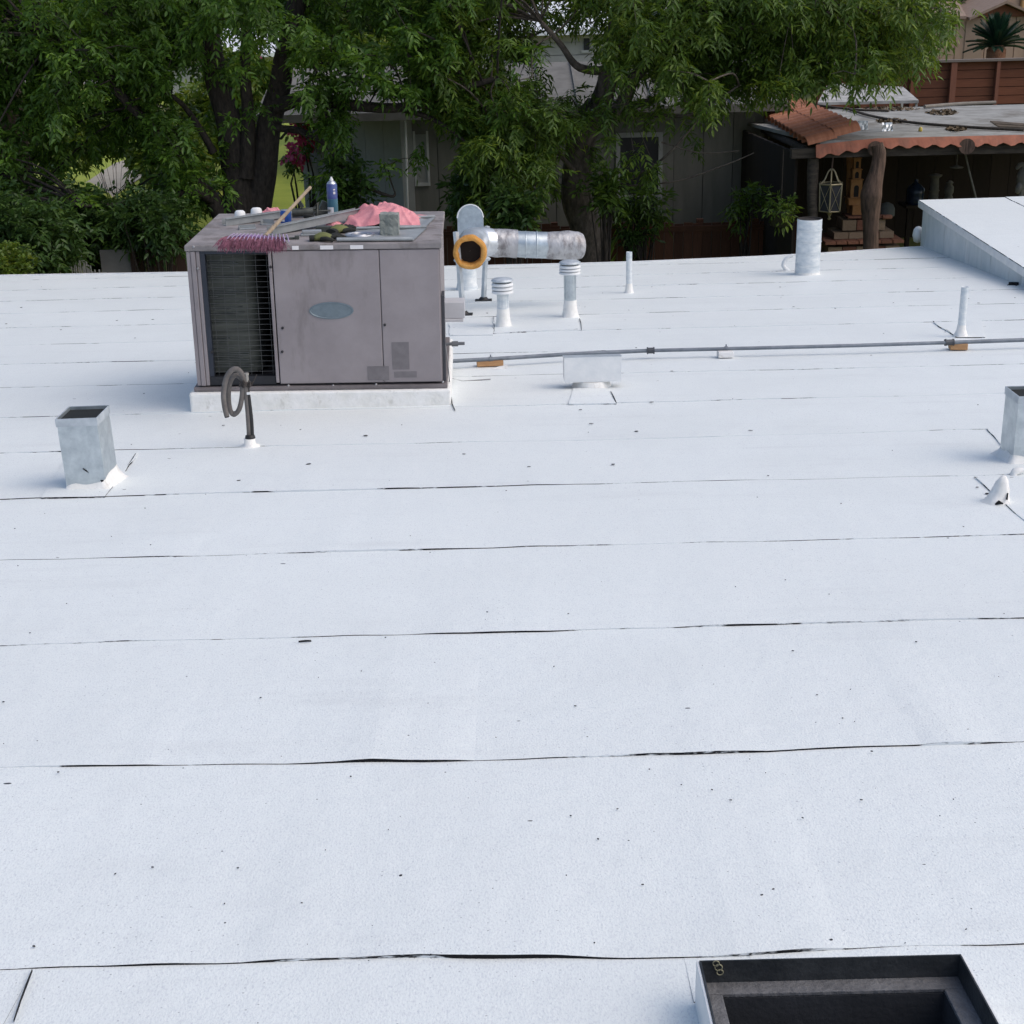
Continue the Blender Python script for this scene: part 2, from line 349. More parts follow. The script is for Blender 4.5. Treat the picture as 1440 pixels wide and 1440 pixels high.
# lawn patch and pale path behind the left tree
def draped(name, outline_px, zguess, dz, m):
    pts = [H(px, py, zguess) for px, py in outline_px]
    cx = sum(p.x for p in pts)/len(pts); cy = sum(p.y for p in pts)/len(pts)
    v = [(cx, cy, terrain_z(cx, cy)+dz)]; f = []; n = len(pts); rings = 8
    for r in range(1, rings+1):
        for p in pts:
            x = cx+(p.x-cx)*r/rings; y = cy+(p.y-cy)*r/rings; v.append((x, y, terrain_z(x, y)+dz))
    for k in range(n): f.append((0, 1+k, 1+(k+1) % n))
    for r in range(rings-1):
        for k in range(n): f.append((1+r*n+k, 1+(r+1)*n+k, 1+(r+1)*n+(k+1) % n, 1+r*n+(k+1) % n))
    return MB().add(v, f, smooth=True).mesh(name, m)
LAWN = mat('sunny_lawn', (.20, .26, .030), .9, scale=1.2, col2=(.30, .34, .045), bump=.5, bscale=30)
PATHM = mat('pale_concrete_path', (.34, .31, .26), .9, var=.1, scale=2)
struct('lawn', draped('lawn', [(200,300),(560,300),(570,200),(480,130),(200,140),(60,230)], 1.9, .05, LAWN))
struct('path', draped('path', [(100,260),(145,260),(240,222),(240,212),(160,228),(108,248)], 1.9, .09, PATHM))

# ------------------------------------------------------------------ the white roof we stand on
EAVE = [(-14, 15.9), (-5.6, 15.8), (-3.5, 15.64), (1.2, 15.56), (3.2, 15.9), (4.8, 16.5), (5.4, 16.7), (14, 17.2)]
def eave(x):
    for (a, ya), (b, yb) in zip(EAVE, EAVE[1:]):
        if a <= x <= b: return ya + (yb-ya)*(x-a)/(b-a)
    return 16
_h = .10
_c = [R(981, 1350, _h), R(1352, 1343, _h), R(1408, 1440, _h), R(1000, 1440, _h)]
HXA, HXB, HYB = (_c[0].x+_c[3].x)/2, (_c[1].x+_c[2].x)/2, (_c[0].y+_c[1].y)/2
HYA = HYB - (HXB-HXA)
house = thing('white_roofed_building', (0, 9, .3), 'low building with the wide white coated roll roof', 'building')
mb = MB(); n = 40
top = [(-14+28*i/n, eave(-14+28*i/n)) for i in range(n+1)]
v = []; f = []
for x, y in top: v += [(x, HYB+.02, roofz(HYB+.02)-.035), (x, y-.01, roofz(y)-.035), (x, HYB+.02, roofz(HYB+.02)-.20), (x, y-.01, roofz(y)-.20)]
for i in range(n):
    a = 4*i; b = a+4; f += [(a, b, b+1, a+1), (a+2, a+3, b+3, b+2), (a+1, b+1, b+3, a+3), (a, a+2, b+2, b)]
mb.add(v, f)
def deck(xa, xb, ya, yb): mb.add([(x, y, roofz(y)-d) for d in (.20, .035) for x, y in ((xa, ya), (xb, ya), (xb, yb), (xa, yb))], [(0,3,2,1),(4,5,6,7),(0,1,5,4),(1,2,6,5),(2,3,7,6),(3,0,4,7)])
deck(-14, 14, -6, HYA-.02); deck(-14, HXA-.02, HYA-.019, HYB+.019); deck(HXB+.02, 14, HYA-.019, HYB+.019)
roof = part('roof', mb, [BITUM], house)
mb = MB(); mb.box((-13.8, -5.8, .3), (13.8, -5.6, roofz(-6)-.3)); mb.box((-13.8, 15.0, .3), (13.8, 15.2, roofz(16)-.15))
mb.box((-13.8, -5.59, .3), (-13.6, 14.99, roofz(16)-.2)); mb.box((13.6, -5.59, .3), (13.8, 14.99, roofz(16)-.2))
part('wall', mb, [TANWALL], house)
mb = MB(); v = []; f = []
for x, y in top: v += [(x, y, roofz(y)-.19), (x, y+.012, roofz(y)-.19), (x, y+.012, roofz(y)+.012), (x, y-.03, roofz(y)+.012), (x, y-.03, roofz(y)+.006)]
for i in range(n):
    a = 5*i; b = a+5
    for k in range(5): f.append((a+k, b+k, b+(k+1) % 5, a+(k+1) % 5))
part('drip_edge', mb.add(v, f), [WHITE_METAL], house)

def wob(k, x):   # wavering sheet edge
    return .040*mn.noise((x*.5, k*7.3, 1.5)) + .013*mn.noise((x*1.9, k*3.7, 9)) + .008*mn.noise((x*6, k*3.7, 19)) - .003
def lift(k, x):  # how far the lap stands proud
    b = (.0036 + .0036*mn.noise((x*.9, k*5.1, 4.2)) + .0020*mn.noise((x*5, k*2.1, 7)))*(1 if k < 5 else .75)
    for (kk, xa, xb, h) in LIFTS:
        if kk == k and xa < x < xb:
            t = (x-xa)/(xb-xa); b += h*math.sin(PI*t)**.6*(.75+.5*mn.noise((x*9, k, 3)))
    return max(.0009, b)
def Xr(px, py): return R(px, py).x
LIFTS = [(0, Xr(340,1358), Xr(490,1356), .0040), (0, Xr(480,1354), Xr(860,1350), .0085), (0, Xr(1000,1345), Xr(1200,1338), .0070), (0, Xr(140,1364), Xr(280,1361), .003),
         (1, Xr(420,1074), Xr(660,1068), .0085), (1, Xr(20,1085), Xr(230,1080), .004), (1, Xr(900,1060), Xr(1080,1056), .004), (1, Xr(1300,1052), Xr(1400,1050), .007),
         (2, Xr(590,890), Xr(780,886), .005), (2, Xr(960,882), Xr(1440,870), .003), (3, Xr(400,785), Xr(640,779), .004), (3, Xr(130,790), Xr(260,788), .003),
         (4, Xr(160,700), Xr(700,694), .004), (5, Xr(20,642), Xr(130,640), .006)]
STRIP = .9235; Y0 = 2.348
def seam(k, x): return Y0 + STRIP*k + wob(k, x)
def sheet(name, k, x0, x1, skew0=0, skew1=0, dz=0.0, ymax=None, ymin=None):
    nseg = max(4, int((x1-x0)/.045)); rows = [0, .012, .06, .35, .7, 1.0]
    v = []; last = k >= 14
    for i in range(nseg+1):
        x = x0 + (x1-x0)*i/nseg
        ya = seam(k, x); yb = (eave(x)-.006) if last else seam(k+1, x) + .07
        if ymax: yb = ymax
        if ymin: ya = ymin
        h = lift(k, x) + dz
        for r in rows:
            y = ya + (yb-ya)*r; fall = max(0, 1-r*1.02)
            sx = (skew0*(1-i/nseg) + skew1*i/nseg)*(1-r)
            z = roofz(y) + .0008 + h*fall + (.0016*mn.noise((x*1.3, y*1.3, 2)) if .05 < r < .95 else 0)
            v.append((x+sx, y, z))
        v.append((x + skew0*(1-i/nseg)+skew1*i/nseg, ya, roofz(ya) - .012)); v.append((x, yb, roofz(yb)-.016))
    nr = len(rows)+2; f = []; m = []
    for i in range(nseg):
        a = i*nr; b = a+nr
        for r in range(len(rows)-1): f.append((a+r, b+r, b+r+1, a+r+1)); m.append(0)
        f.append((a+nr-2, b+nr-2, b, a)); m.append(1)
        f.append((a+nr-3, b+nr-3, b+nr-1, a+nr-1)); m.append(1)
    for a in (0, nseg*nr): f.append((a+nr-2,) + tuple(a+r for r in range(len(rows))) + (a+nr-1,)); m.append(1)
    mb = MB(); mb.add(v, f, smooth=False); mb.m = m
    return part(name, mb, [ROOFM, EDGEM if k < 5 else EDGEFAR], roof)
for k in range(-9, 15):
    if k == -1:
        xe = Xr(45, 1368); sheet('roofing_sheet', k, -13.9, xe, 0, 0.0, .004); sheet('roofing_sheet', k, xe-.09, HXA-.0005); sheet('roofing_sheet', k, HXA-.0035, HXB+.0035, ymax=HYA-.004); sheet('roofing_sheet', k, HXA-.0035, HXB+.0035, ymin=HYB+.004); sheet('roofing_sheet', k, HXB+.004, 13.9)
    else: sheet('roofing_sheet', k, -13.9, 13.9)

# dark cracks where the coating has split round the patches, and patches themselves
def patch(pxs, h=.004, m=None):
    pts = [R(*p) for p in pxs]; v = []; outl = []
    for a, b in zip(pts, pts[1:]+pts[:1]):
        L = (b-a).length; q = max(1, int(L/.06))
        for i in range(q):
            p = a.lerp(b, i/q); w = .010*mn.noise((p.x*6, p.y*6, 3)); outl.append(Vector((p.x+w, p.y+w, 0)))
    c = sum(outl, Vector())/len(outl); nn = len(outl)
    for s, hh in ((1, -.004), (1, h+.0025), (.97, h+.003)):
        for p in outl:
            q = c + (p-c)*s; e = hh + .0016*mn.noise((q.x*4, q.y*4, 8)); v.append((q.x, q.y, roofz(q.y)+e+.002))
    v.append((c.x, c.y, roofz(c.y)+h+.006))
    f = [(k, (k+1) % nn, nn+(k+1) % nn, nn+k) for k in range(nn)]
    mm = [1]*nn
    f += [(nn+k, nn+(k+1) % nn, 2*nn+(k+1) % nn, 2*nn+k) for k in range(nn)]; mm += [0]*nn
    f += [(2*nn+k, 2*nn+(k+1) % nn, 3*nn) for k in range(nn)]; mm += [0]*nn
    mb = MB(); mb.add(v, f); mb.m = mm; part('roofing_patch', mb, [ROOFM, EDGEFAR], roof)
patch([(196,638),(148,700),(58,702),(95,642)], .004)
patch([(1372,674),(1440,735),(1500,735),(1500,672)], .004)
patch([(1388,604),(1418,640),(1520,640),(1520,602)], .004)
patch([(632,455),(692,455),(694,472),(632,473)], .004)
patch([(694,470),(812,464),(815,430),(745,432),(694,448)], .005)
patch([(1312,455),(1346,476),(1385,476),(1380,452)], .005)
patch([(806,548),(850,548),(867,569),(800,570)], .005)
def crack(pxs, w=.004, dz=.006):
    pts = []
    for a, b in zip(pxs, pxs[1:]):
        for i in range(6): pts.append((a[0]+(b[0]-a[0])*i/6, a[1]+(b[1]-a[1])*i/6))
    pts.append(pxs[-1]); P = [R(*p) for p in pts]; v = []; nn = len(P)
    for i, p in enumerate(P):
        d = (P[min(i+1, nn-1)]-P[max(i-1, 0)]); d.z = 0; d.normalize(); s = Vector((-d.y, d.x, 0))
        ww = w*(.25+.9*abs(mn.noise((p.x*14, p.y*14, 5))) + .5*math.sin(PI*i/(nn-1)))
        for q in (p-s*ww, p+s*ww): v.append((q.x, q.y, roofz(q.y)+dz))
    for i in range(nn): v.append((v[2*i][0], v[2*i][1], v[2*i][2]-.006)); v.append((v[2*i+1][0], v[2*i+1][1], v[2*i+1][2]-.006))
    f = []
    for i in range(nn-1):
        a = 2*i; o = 2*nn
        f += [(a, a+1, a+3, a+2), (a, a+2, o+a+2, o+a), (a+1, o+a+1, o+a+3, a+3)]
    part('split', MB().add(v, f), [BITUM], roof)
for c in ([(191,640),(186,648),(180,657)], [(818,466),(817,456),(815,449)], [(859,552),(863,560),(867,569)],
          [(1312,453),(1328,463),(1345,476)], 
          [(694,447),(695,460),(695,468)], [(420,905),(430,904),(438,904)], [(634,556),(636,570),(640,579)]): crack(c, .0020, .010)
crack([(46,1368),(39,1386),(30,1410),(20,1440)], .0008, .0095)

# flakes of bare bitumen and grit lying on the coating
fl_v = []; fl_f = []
for i in range(170):
    px = rnd.uniform(0, 1440); py = 400 + 950*rnd.random()**1.7
    p = R(px, py); L = rnd.uniform(.003, .016)*(1 if py < 700 else .3); w = L*rnd.uniform(.2, .45); a = rnd.gauss(0, .5)
    o = len(fl_v); nn = 6
    for lvl in (.0065, .0085):
        for k in range(nn):
            t = 2*PI*k/nn; x = L*math.cos(t)*rnd.uniform(.6, 1.1); y = w*math.sin(t)*1.6
            X = p.x + x*math.cos(a)-y*math.sin(a); Y = p.y + x*math.sin(a)+y*math.cos(a); fl_v.append((X, Y, roofz(Y)+lvl))
    fl_f += [tuple(o+nn+k for k in range(nn))] + [(o+k, o+(k+1) % nn, o+nn+(k+1) % nn, o+nn+k) for k in range(nn)]
fo = link('roof_grit', MB().add(fl_v, fl_f).mesh('roof_grit', mat('dark_grit', (.03, .03, .034), .85, var=.4), house.location), roof); fo['kind'] = 'stuff'

# raised roof section at the right
rc = R(1294, 346); zt = V(1285, 283, rc.y).z
rb = R(1440, 404)
dirv = Vector((rb.x-rc.x, rb.y-rc.y, 0)).normalized(); nv = Vector((-dirv.y, dirv.x, 0))     # nv points right/back
if nv.x < 0: nv = -nv
A = Vector((rc.x, rc.y, 0)); Bp = A + dirv*7.5; W = 7.0
raised = bpy.data.objects.new('raised_roof', None); COL.objects.link(raised); raised.parent = house; raised['label'] = 'higher white roof section with shade-tinted white side and metal lip'
def zq(x, y): return (x, y, zt)
def slab(pts, z0, z1, mi=0, mb=None):
    mb = mb or MB(); nn = len(pts)
    v = [(p.x, p.y, z0) for p in pts] + [(p.x, p.y, z1) for p in pts]
    f = [tuple(range(nn))[::-1], tuple(range(nn, 2*nn))] + [(k, (k+1) % nn, nn+(k+1) % nn, nn+k) for k in range(nn)]
    return mb.add(v, f, None, mi)
back = Vector((.9987, .05, 0))
inner = [A + nv*.02 - dirv*-.02, Bp + nv*.02, Bp + nv*.02 + back*W, A + nv*.02 + back*W]
if (inner[1]-inner[0]).cross(inner[2]-inner[1]).z < 0: inner = inner[::-1]
SIDE = mat('shade_tinted_parapet', (.52, .57, .585), .6, scale=4, col2=(.68, .71, .72), stretch=(1, 1, .5), bump=.06, stain=(6., (1, 1, .25), (.56, .7), .5, (.36, .37, .36)))  # white wall toned blue-grey for its shaded side; streaks are stains
# side wall as separate panels with joints
def wall_z0(p): return roofz(p.y) - .03
cuts = [0, 1.05, 1.95, 2.9, 3.9, 5.0, 6.2, 7.5]
for a, b in zip(cuts, cuts[1:]):
    p, q = A + dirv*(a+.006), A + dirv*(b-.006); t = .03; mb = MB()
    v = []
    for pt, off in ((p, 0), (q, 0), (q, t), (p, t)): v.append(((pt+nv*off).x, (pt+nv*off).y, wall_z0(pt)))
    for pt, off in ((p, 0), (q, 0), (q, t), (p, t)): v.append(((pt+nv*off).x, (pt+nv*off).y, zt-.02))
    mb.add(v, [(0,1,5,4),(1,2,6,5),(2,3,7,6),(3,0,4,7),(4,5,6,7)]); part('side_panel', mb, [SIDE], raised)
p0 = A + nv*.032; mb = MB()
pts = [p0, Bp+nv*.032, Bp+nv*.032+back*W, p0+back*W]
slab(pts, 1.6, zt-.021, 0, mb); part('wall', mb, [mat('dark_joint', (.10, .10, .10), .9)], raised)
o = .05
lipo = [A - nv*o - dirv*o, Bp - nv*o, Bp - nv*o + back*(W+.3), A - nv*o - dirv*o + back*(W+.3)]
part('roof_edge', slab(lipo, zt-.075, zt-.002), [WHITE_METAL], raised, .004)
# roofing sheets on top, butting along a slightly open joint
def topsheet(u0, u1, dz):
    mb = MB(); q0, q1 = A - nv*(o-.004) - dirv*(o-.004) + back*u0, A - nv*(o-.004) - dirv*(o-.004) + back*u1
    n2 = 40; v = []
    for i in range(n2+1):
        d = dirv*(i/n2*(7.5+o)); w0 = .012*mn.noise((i*.4, u0*9, 1)); w1 = .012*mn.noise((i*.4, u1*9, 1))
        for q, w in ((q0, w0 if u0 else 0), (q1, w1)):
            p = q + d + back*w; v += [(p.x, p.y, zt-.0015), (p.x, p.y, zt+dz)]
    f = []; m = []
    for i in range(n2):
        a = 4*i; b = a+4; f += [(a+1, a+3, b+3, b+1), (a, a+1, b+1, b), (a+2, b+2, b+3, a+3)]; m += [0, 1, 1]
    f.append((0, 2, 3, 1)); m.append(0)
    mb.add(v, f); mb.m = m; part('roofing_sheet', mb, [ROOFM, EDGEM], raised)
for u0, u1, dz in ((0, 1.02, .006), (1.028, 2.0, .011), (2.008, 3.0, .007), (3.008, 4.0, .010)): topsheet(u0, u1, dz)
mb = MB(); bl = V(1291, 330, rc.y+.12); mb.lathe([(.0, -.10), (.045, -.08), (.065, -.01), (.055, .06), (.03, .09), (.0, .1)], 14, T3(bl)); 
part('downspout_head', mb, [WHITE_METAL], raised)

q = R(1426, 401); mb = MB(); v = []
for k in range(9):
    a_ = 2*PI*k/9; r2 = (.075 if k % 2 else .045); v.append((q.x+r2*math.cos(a_), q.y+r2*.6*math.sin(a_), roofz(q.y+r2*.6*math.sin(a_))+.006+.02*(k % 3 == 0)))
v.append((q.x, q.y, roofz(q.y)+.03)); v += [(x, y, roofz(y)+.002) for x, y, z in v[:9]]
mb.add(v, [(k, (k+1) % 9, 9) for k in range(9)] + [(10+k, 10+(k+1) % 9, (k+1) % 9, k) for k in range(9)]); solo('tar_scrap', mb, [BITUM], q, 'black tar scrap on the roof beside the raised section', 'scrap')
# ------------------------------------------------------------------ packaged air conditioner
acl = R(268, 580.5); AC = T3(acl) @ RZ(math.radians(1.2)) @ RY(math.radians(.9))
ac = thing('rooftop_air_conditioner', acl, 'boxy faded mauve-grey packaged air conditioner on white curb', 'air conditioner')
W_, D_, Z0, Z1 = 1.50, 1.20, .118, .955
x0, x1 = .045, 1.462; y0, y1 = .045, D_
def acp(name, mb, mats, parent=ac, bevel=0): return part(name, mb, mats, parent, bevel)
mb = MB(); mb.box((0, 0, -.02), (W_, D_+.06, Z0-.003), AC); acp('curb', mb, [MASTIC], bevel=.012)
mb = MB(); mb.box((x0-.02, y0-.018, Z0), (x1+.02, y1, Z0+.022), AC); acp('base_rail', mb, [UNIT_DARK if False else mat('grey_base_rail', (.17, .15, .15), .7, .1, var=.25)], bevel=.003)
gx0, gx1, zb = x0+.10, x0+.455, Z0+.03
# cabinet shell: right body, left coil bay with open front
mb = MB(); mb.box((gx1+.02, y0+.012, zb), (x1-.006, y1-.01, Z1-.04), AC); mb.box((x0+.006, y1-.03, zb), (gx1+.018, y1-.01, Z1-.04), AC)
acp('cabinet', mb, [UNIT])
mb = MB(); mb.box((x0+.002, y0+.06, zb), (x0+.008, y1-.031, Z1-.04), AC); acp('side_panel', mb, [UNIT_DARK])
mb = MB(); mb.box((x0-.006, y0-.012, Z1-.034), (x1+.006, y1, Z1), AC); tc_ = acp('top_cover', mb, [UNIT_TOP], bevel=.006)
mb = MB()
mb.box((x0, y0-.004, zb), (x0+.022, y0+.05, Z1-.036), AC); mb.box((x0+.024, y0-.009, zb), (x0+.05, y0+.05, Z1-.036), AC)
mb.box((x0+.052, y0-.002, zb), (x0+.072, y0+.05, Z1-.036), AC); acp('corner_post', mb, [UNIT], bevel=.003)
mb = MB(); mb.box((gx1-.002, y0-.006, zb+.012), (gx1+.016, y0+.011, Z1-.036), AC); acp('corner_post', mb, [UNIT], bevel=.003)
# coil: curved fin block behind the guard
mb = MB(); prof = []
for i in range(9):
    t = i/8*PI/2; prof.append((x0+.27 + .09*math.sin(t), y0+.075 + .09*(1-math.cos(t))))
prof = [(x0+.075, y0+.075)] + prof + [(x0+.36, y0+.9)]
nn = len(prof); v = [(x, y, z) for z in (zb+.055, Z1-.04) for x, y in prof]
mb.add(v, [(i, i+1, nn+i+1, nn+i) for i in range(nn-1)], AC, 0, True)
coil = acp('coil', mb, [COIL])
mb = MB(); r_ = random.Random(3)
for i in range(64):
    z = zb+.06 + i*(Z1-.10-zb-.06)/63
    if r_.random() < .55: mb.box((x0+.08+r_.uniform(0, .02), y0+.068, z), (x0+.08+r_.uniform(.06, .24), y0+.0735, z+.0028), AC)
acp('fin', mb, [mat('bent_fin_edges', (.07, .075, .07), .5, .5, scale=8, col2=(.17, .18, .175))], coil)
mb = MB(); mb.box((x0+.0725, y0+.0, zb), (gx1-.004, y0+.055, zb+.052), AC); acp('tray', mb, [TRAY], bevel=.003)
mb = MB(); mb.box((x0+.0725, y0+.004, zb+.053), (x0+.10, y0+.05, Z1-.036), AC); mb.box((x0+.101, y0+.004, Z1-.052), (gx1-.004, y0+.05, Z1-.036), AC); acp('grille_frame', mb, [mat('dark_blue_frame', (.030, .036, .050), .5, .3)])
mb = MB(); mb.box((gx1-.003, y0+.3, zb), (gx1+.018, y1-.032, Z1-.04), AC); acp('inner_wall', mb, [BLACKRUB])
wires = MB()
for i in range(24):
    z = zb+.075+i*.0305; wires.tube([(x0+.1, y0+.022, z), (gx1-.004, y0+.022, z)], .0012, 5, 0, False, AC)
for i in range(6):
    xx = x0+.125+i*.062; wires.tube([(xx, y0+.026, zb+.05), (xx+.004, y0+.026, Z1-.05)], .0012, 5, 0, False, AC)
acp('wire_grille', wires, [mat('grille_wire', (.095, .098, .098), .6, .2)])
# access panels
px_ = x0+1.072
pa = MB(); pa.box((gx1+.022, y0-.006, zb+.006), (px_-.002, y0+.011, Z1-.038), AC); panel_a = acp('access_panel', pa, [UNIT], bevel=.004)
pb = MB(); pb.box((px_+.002, y0-.006, zb+.006), (x1-.012, y0+.011, Z1-.038), AC); panel_b = acp('access_panel', pb, [UNIT], bevel=.004)
def face_xy(zx, zy):   # position on the front measured in the photograph: fraction of width and of height
    return x0 + (zx-55)/1230*(x1-x0), Z0 + (1125-zy)/(1125-455)*(Z1-Z0-.012)
bx, bz = face_xy(741, 752); mb = MB()
M = AC @ T3((bx, y0-.006, bz)) @ RX(PI/2)
nn = 36; ov = lambda a, b, z: [(a*math.cos(2*PI*k/nn), b*math.sin(2*PI*k/nn), z) for k in range(nn)]
vv = ov(.126, .049, -.001) + ov(.126, .049, .004) + ov(.119, .043, .0055) + ov(.116, .040, .003)
fs = [(j*nn+k, j*nn+(k+1) % nn, (j+1)*nn+(k+1) % nn, (j+1)*nn+k) for j in range(3) for k in range(nn)] + [tuple(range(3*nn, 4*nn))]
mb.add(vv, fs, M); acp('badge', mb, [BADGE], panel_a)
def decal(a, b, m, par, name='sticker', lo=-.0016):
    (xa, za), (xb, zb2) = face_xy(*a), face_xy(*b); mb = MB(); mb.box((xa, y0-.006+lo, zb2), (xb, y0-.0061, za), AC); acp(name, mb, [m], par)
decal((905,1018), (1012,1085), FADED, panel_a); decal((1030,905), (1115,1035), FADED, panel_b); decal((1037,1045), (1150,1074), FADED, panel_b)
for sx in (568, 703, 848):
    xa, _ = face_xy(sx, 0); xb, _ = face_xy(sx+(32 if sx == 568 else 63), 0); mb = MB(); mb.box((xa, y0-.0136, Z1-.031), (xb, y0-.0121, Z1-.009), AC); acp('sticker', mb, [STICKER], tc_)
for sx, sy in ((497,830),(488,942),(1000,822),(730,1108),(945,1105),(1280,1098),(508,1105),(140,940),(107,550),(458,548),(240,1115),(432,1112),(95,452)):
    xx, zz = face_xy(sx, sy); mb = MB(); mb.lathe([(.0075, -.004), (.0075, .004), (.004, .006)], 8, AC @ T3((xx, y0-.009, zz)) @ RX(PI/2)); acp('screw', mb, [SCREW if sy > 1000 or sx < 130 else TRAY])
# right side: disconnect box, conduit stub, dark flange
mb = MB(); mb.box((x1-.004, y0+.02, zb), (x1+.012, y0+.16, zb+.50), AC); acp('flange', mb, [UNIT_DARK])
p = V(636, 432, acl.y+.75); q = AC.inverted() @ p
mb = MB(); mb.box((x1-.005, q.y-.07, q.z-.055), (x1+.125, q.y+.07, q.z+.045), AC); mb.box((x1-.003, q.y-.08, q.z-.075), (x1+.115, q.y+.08, q.z-.056), AC); acp('junction_box', mb, [mat('pale_box', (.50, .50, .52), .5, var=.1)], bevel=.004)
p = V(640, 484, acl.y+.35); q = AC.inverted() @ p
mb = MB(); mb.tube([(x1-.02, q.y, q.z), (x1+.055, q.y, q.z+.002)], .010, 10, 0, True, AC); mb.tube([(x1+.045, q.y, q.z+.002), (x1+.083, q.y, q.z+.003)], .0165, 6, 0, True, AC, False); mb.tube([(x1+.083, q.y, q.z+.003), (x1+.122, q.y, q.z+.004)], .010, 8, 0, True, AC)
acp('conduit_stub', mb, [mat('grey_conduit', (.16, .165, .175), .5, .5, var=.2)])
mb = MB(); mb.tube([AC @ Vector((x1+.0, y0+.2, .40)), AC @ Vector((x1+.02, y0+.15, .25)), AC @ Vector((x1+.03, y0+.12, .12)), R(634,532), R(650,536), R(690,535)+Vector((0,0,.008))], .0035, 6); acp('cable', mb, [mat('thin_grey_cable', (.25, .25, .26), .6)])

# things lying on the unit's top
topn = (AC.to_3x3() @ Vector((0, 0, 1))).normalized(); topp = AC @ Vector((0, 0, Z1))
def T(px, py, dz=0): return hit(px, py, topp + topn*dz, topn)
Up = topn
def on_top(px, py, rz=0): return T3(T(px, py)) @ AC.to_3x3().to_4x4() @ RZ(rz)
# broom
bl_, br_ = T(306, 351), T(404, 353); bc = (bl_+br_)/2; ax = (br_-bl_).normalized(); ay = Up.cross(ax).normalized()
bm = Matrix(((ax.x, ay.x, Up.x, bc.x), (ax.y, ay.y, Up.y, bc.y), (ax.z, ay.z, Up.z, bc.z), (0, 0, 0, 1)))
broom = thing('broom', bc, 'push broom with purple head, maroon bristles and wooden handle on the air conditioner', 'broom')
hl = (br_-bl_).length/2
mb = MB(); seg = 14; v = []; f = []
for i in range(seg+1):
    x = -hl*.86 + 2*hl*.86*i/seg; w = .018*(1-(abs(i/seg-.5)*2)**3*.5)
    for a in range(8): v.append((x, .058+w*math.cos(a*PI/4), .062+.7*w*math.sin(a*PI/4) - .03*abs(i/seg-.5)**2*2))
for i in range(seg):
    for a in range(8): f.append((i*8+a, (i+1)*8+a, (i+1)*8+(a+1) % 8, i*8+(a+1) % 8))
f += [tuple(range(8)), tuple(range(seg*8, seg*8+8))[::-1]]
part('head', MB().add(v, f, bm, 0, True), [PURPLE], broom)
mb = MB(); r_ = random.Random(5)
for i in range(900):     # bristle filaments splaying forward and down over the lip
    u = r_.uniform(-1, 1); x = u*hl*.84; fl = r_.gauss(0, .018) + u*.022
    base = Vector((x, .05+r_.uniform(-.02, .012), .06+r_.uniform(-.01, .006))); out = r_.uniform(.05, .085)
    tip = base + Vector((fl, -out, -r_.uniform(.028, .064))); mid = base.lerp(tip, .5) + Vector((0, -.008, .012))
    tip.z = max(tip.z, .003 if tip.y > -.005 else -.03)
    s = .0017; sv = Vector((s, 0, 0)); uz = Vector((0, s*.8, s))
    mb.add([base-sv, base+sv, base+uz, mid-sv, mid+sv, mid+uz, tip-sv*.6, tip+sv*.6, tip+uz*.6], [(0,1,4,3),(1,2,5,4),(2,0,3,5),(3,4,7,6),(4,5,8,7),(5,3,6,8)], bm)
part('bristles', mb, [BRISTLE], broom)['kind'] = 'stuff'
mb = MB()
for i in range(16):
    x = -hl*.6 + 2*hl*.75*i/15; mb.tube([(x, .066, .078), (x+(i-7)*.0022, .03, .070), (x+(i-7)*.004, .0, .050)], .0035, 5, 0, True, bm)
part('tuft_row', mb, [mat('pale_lilac_plastic', (.36, .28, .42), .5, var=.15)], broom)
ha = T(373, 332, .07); hb = V(436, 264, acl.y+1.12)
mb = MB(); mb.tube([ha, ha.lerp(hb, .5), hb], [.0115, .011, .0105], 12); part('handle', mb, [HANDLE], broom)
# metal channels
def channel(a, b, lab, w=.055, hgt=.05, tilt=0):
    d = (b-a); L = d.length; d.normalize(); s = Up.cross(d).normalized(); u = d.cross(s).normalized()
    M = Matrix(((d.x, s.x, u.x, a.x), (d.y, s.y, u.y, a.y), (d.z, s.z, u.z, a.z), (0,0,0,1))) @ RX(tilt)
    mb = MB(); t = .003
    mb.box((0, 0, 0), (L, t, hgt), M); mb.box((0, t+.0005, 0), (L, w, t), M); mb.box((0, w+.0005, 0), (L, w+t, hgt), M)
    mb.box((0, -.012, hgt+.0003), (L, t, hgt+t), M); return solo('metal_channel', mb, [CHANNEL], a, lab, 'metal channel', 'metal channels on the air conditioner')
channel(T(384, 331), T(508, 304, .035), 'long grey metal channel leaning under the pink towel', .05, .045)
channel(T(318, 318), T(400, 306, .01), 'short grey metal channel beside the white cups', .045, .04)
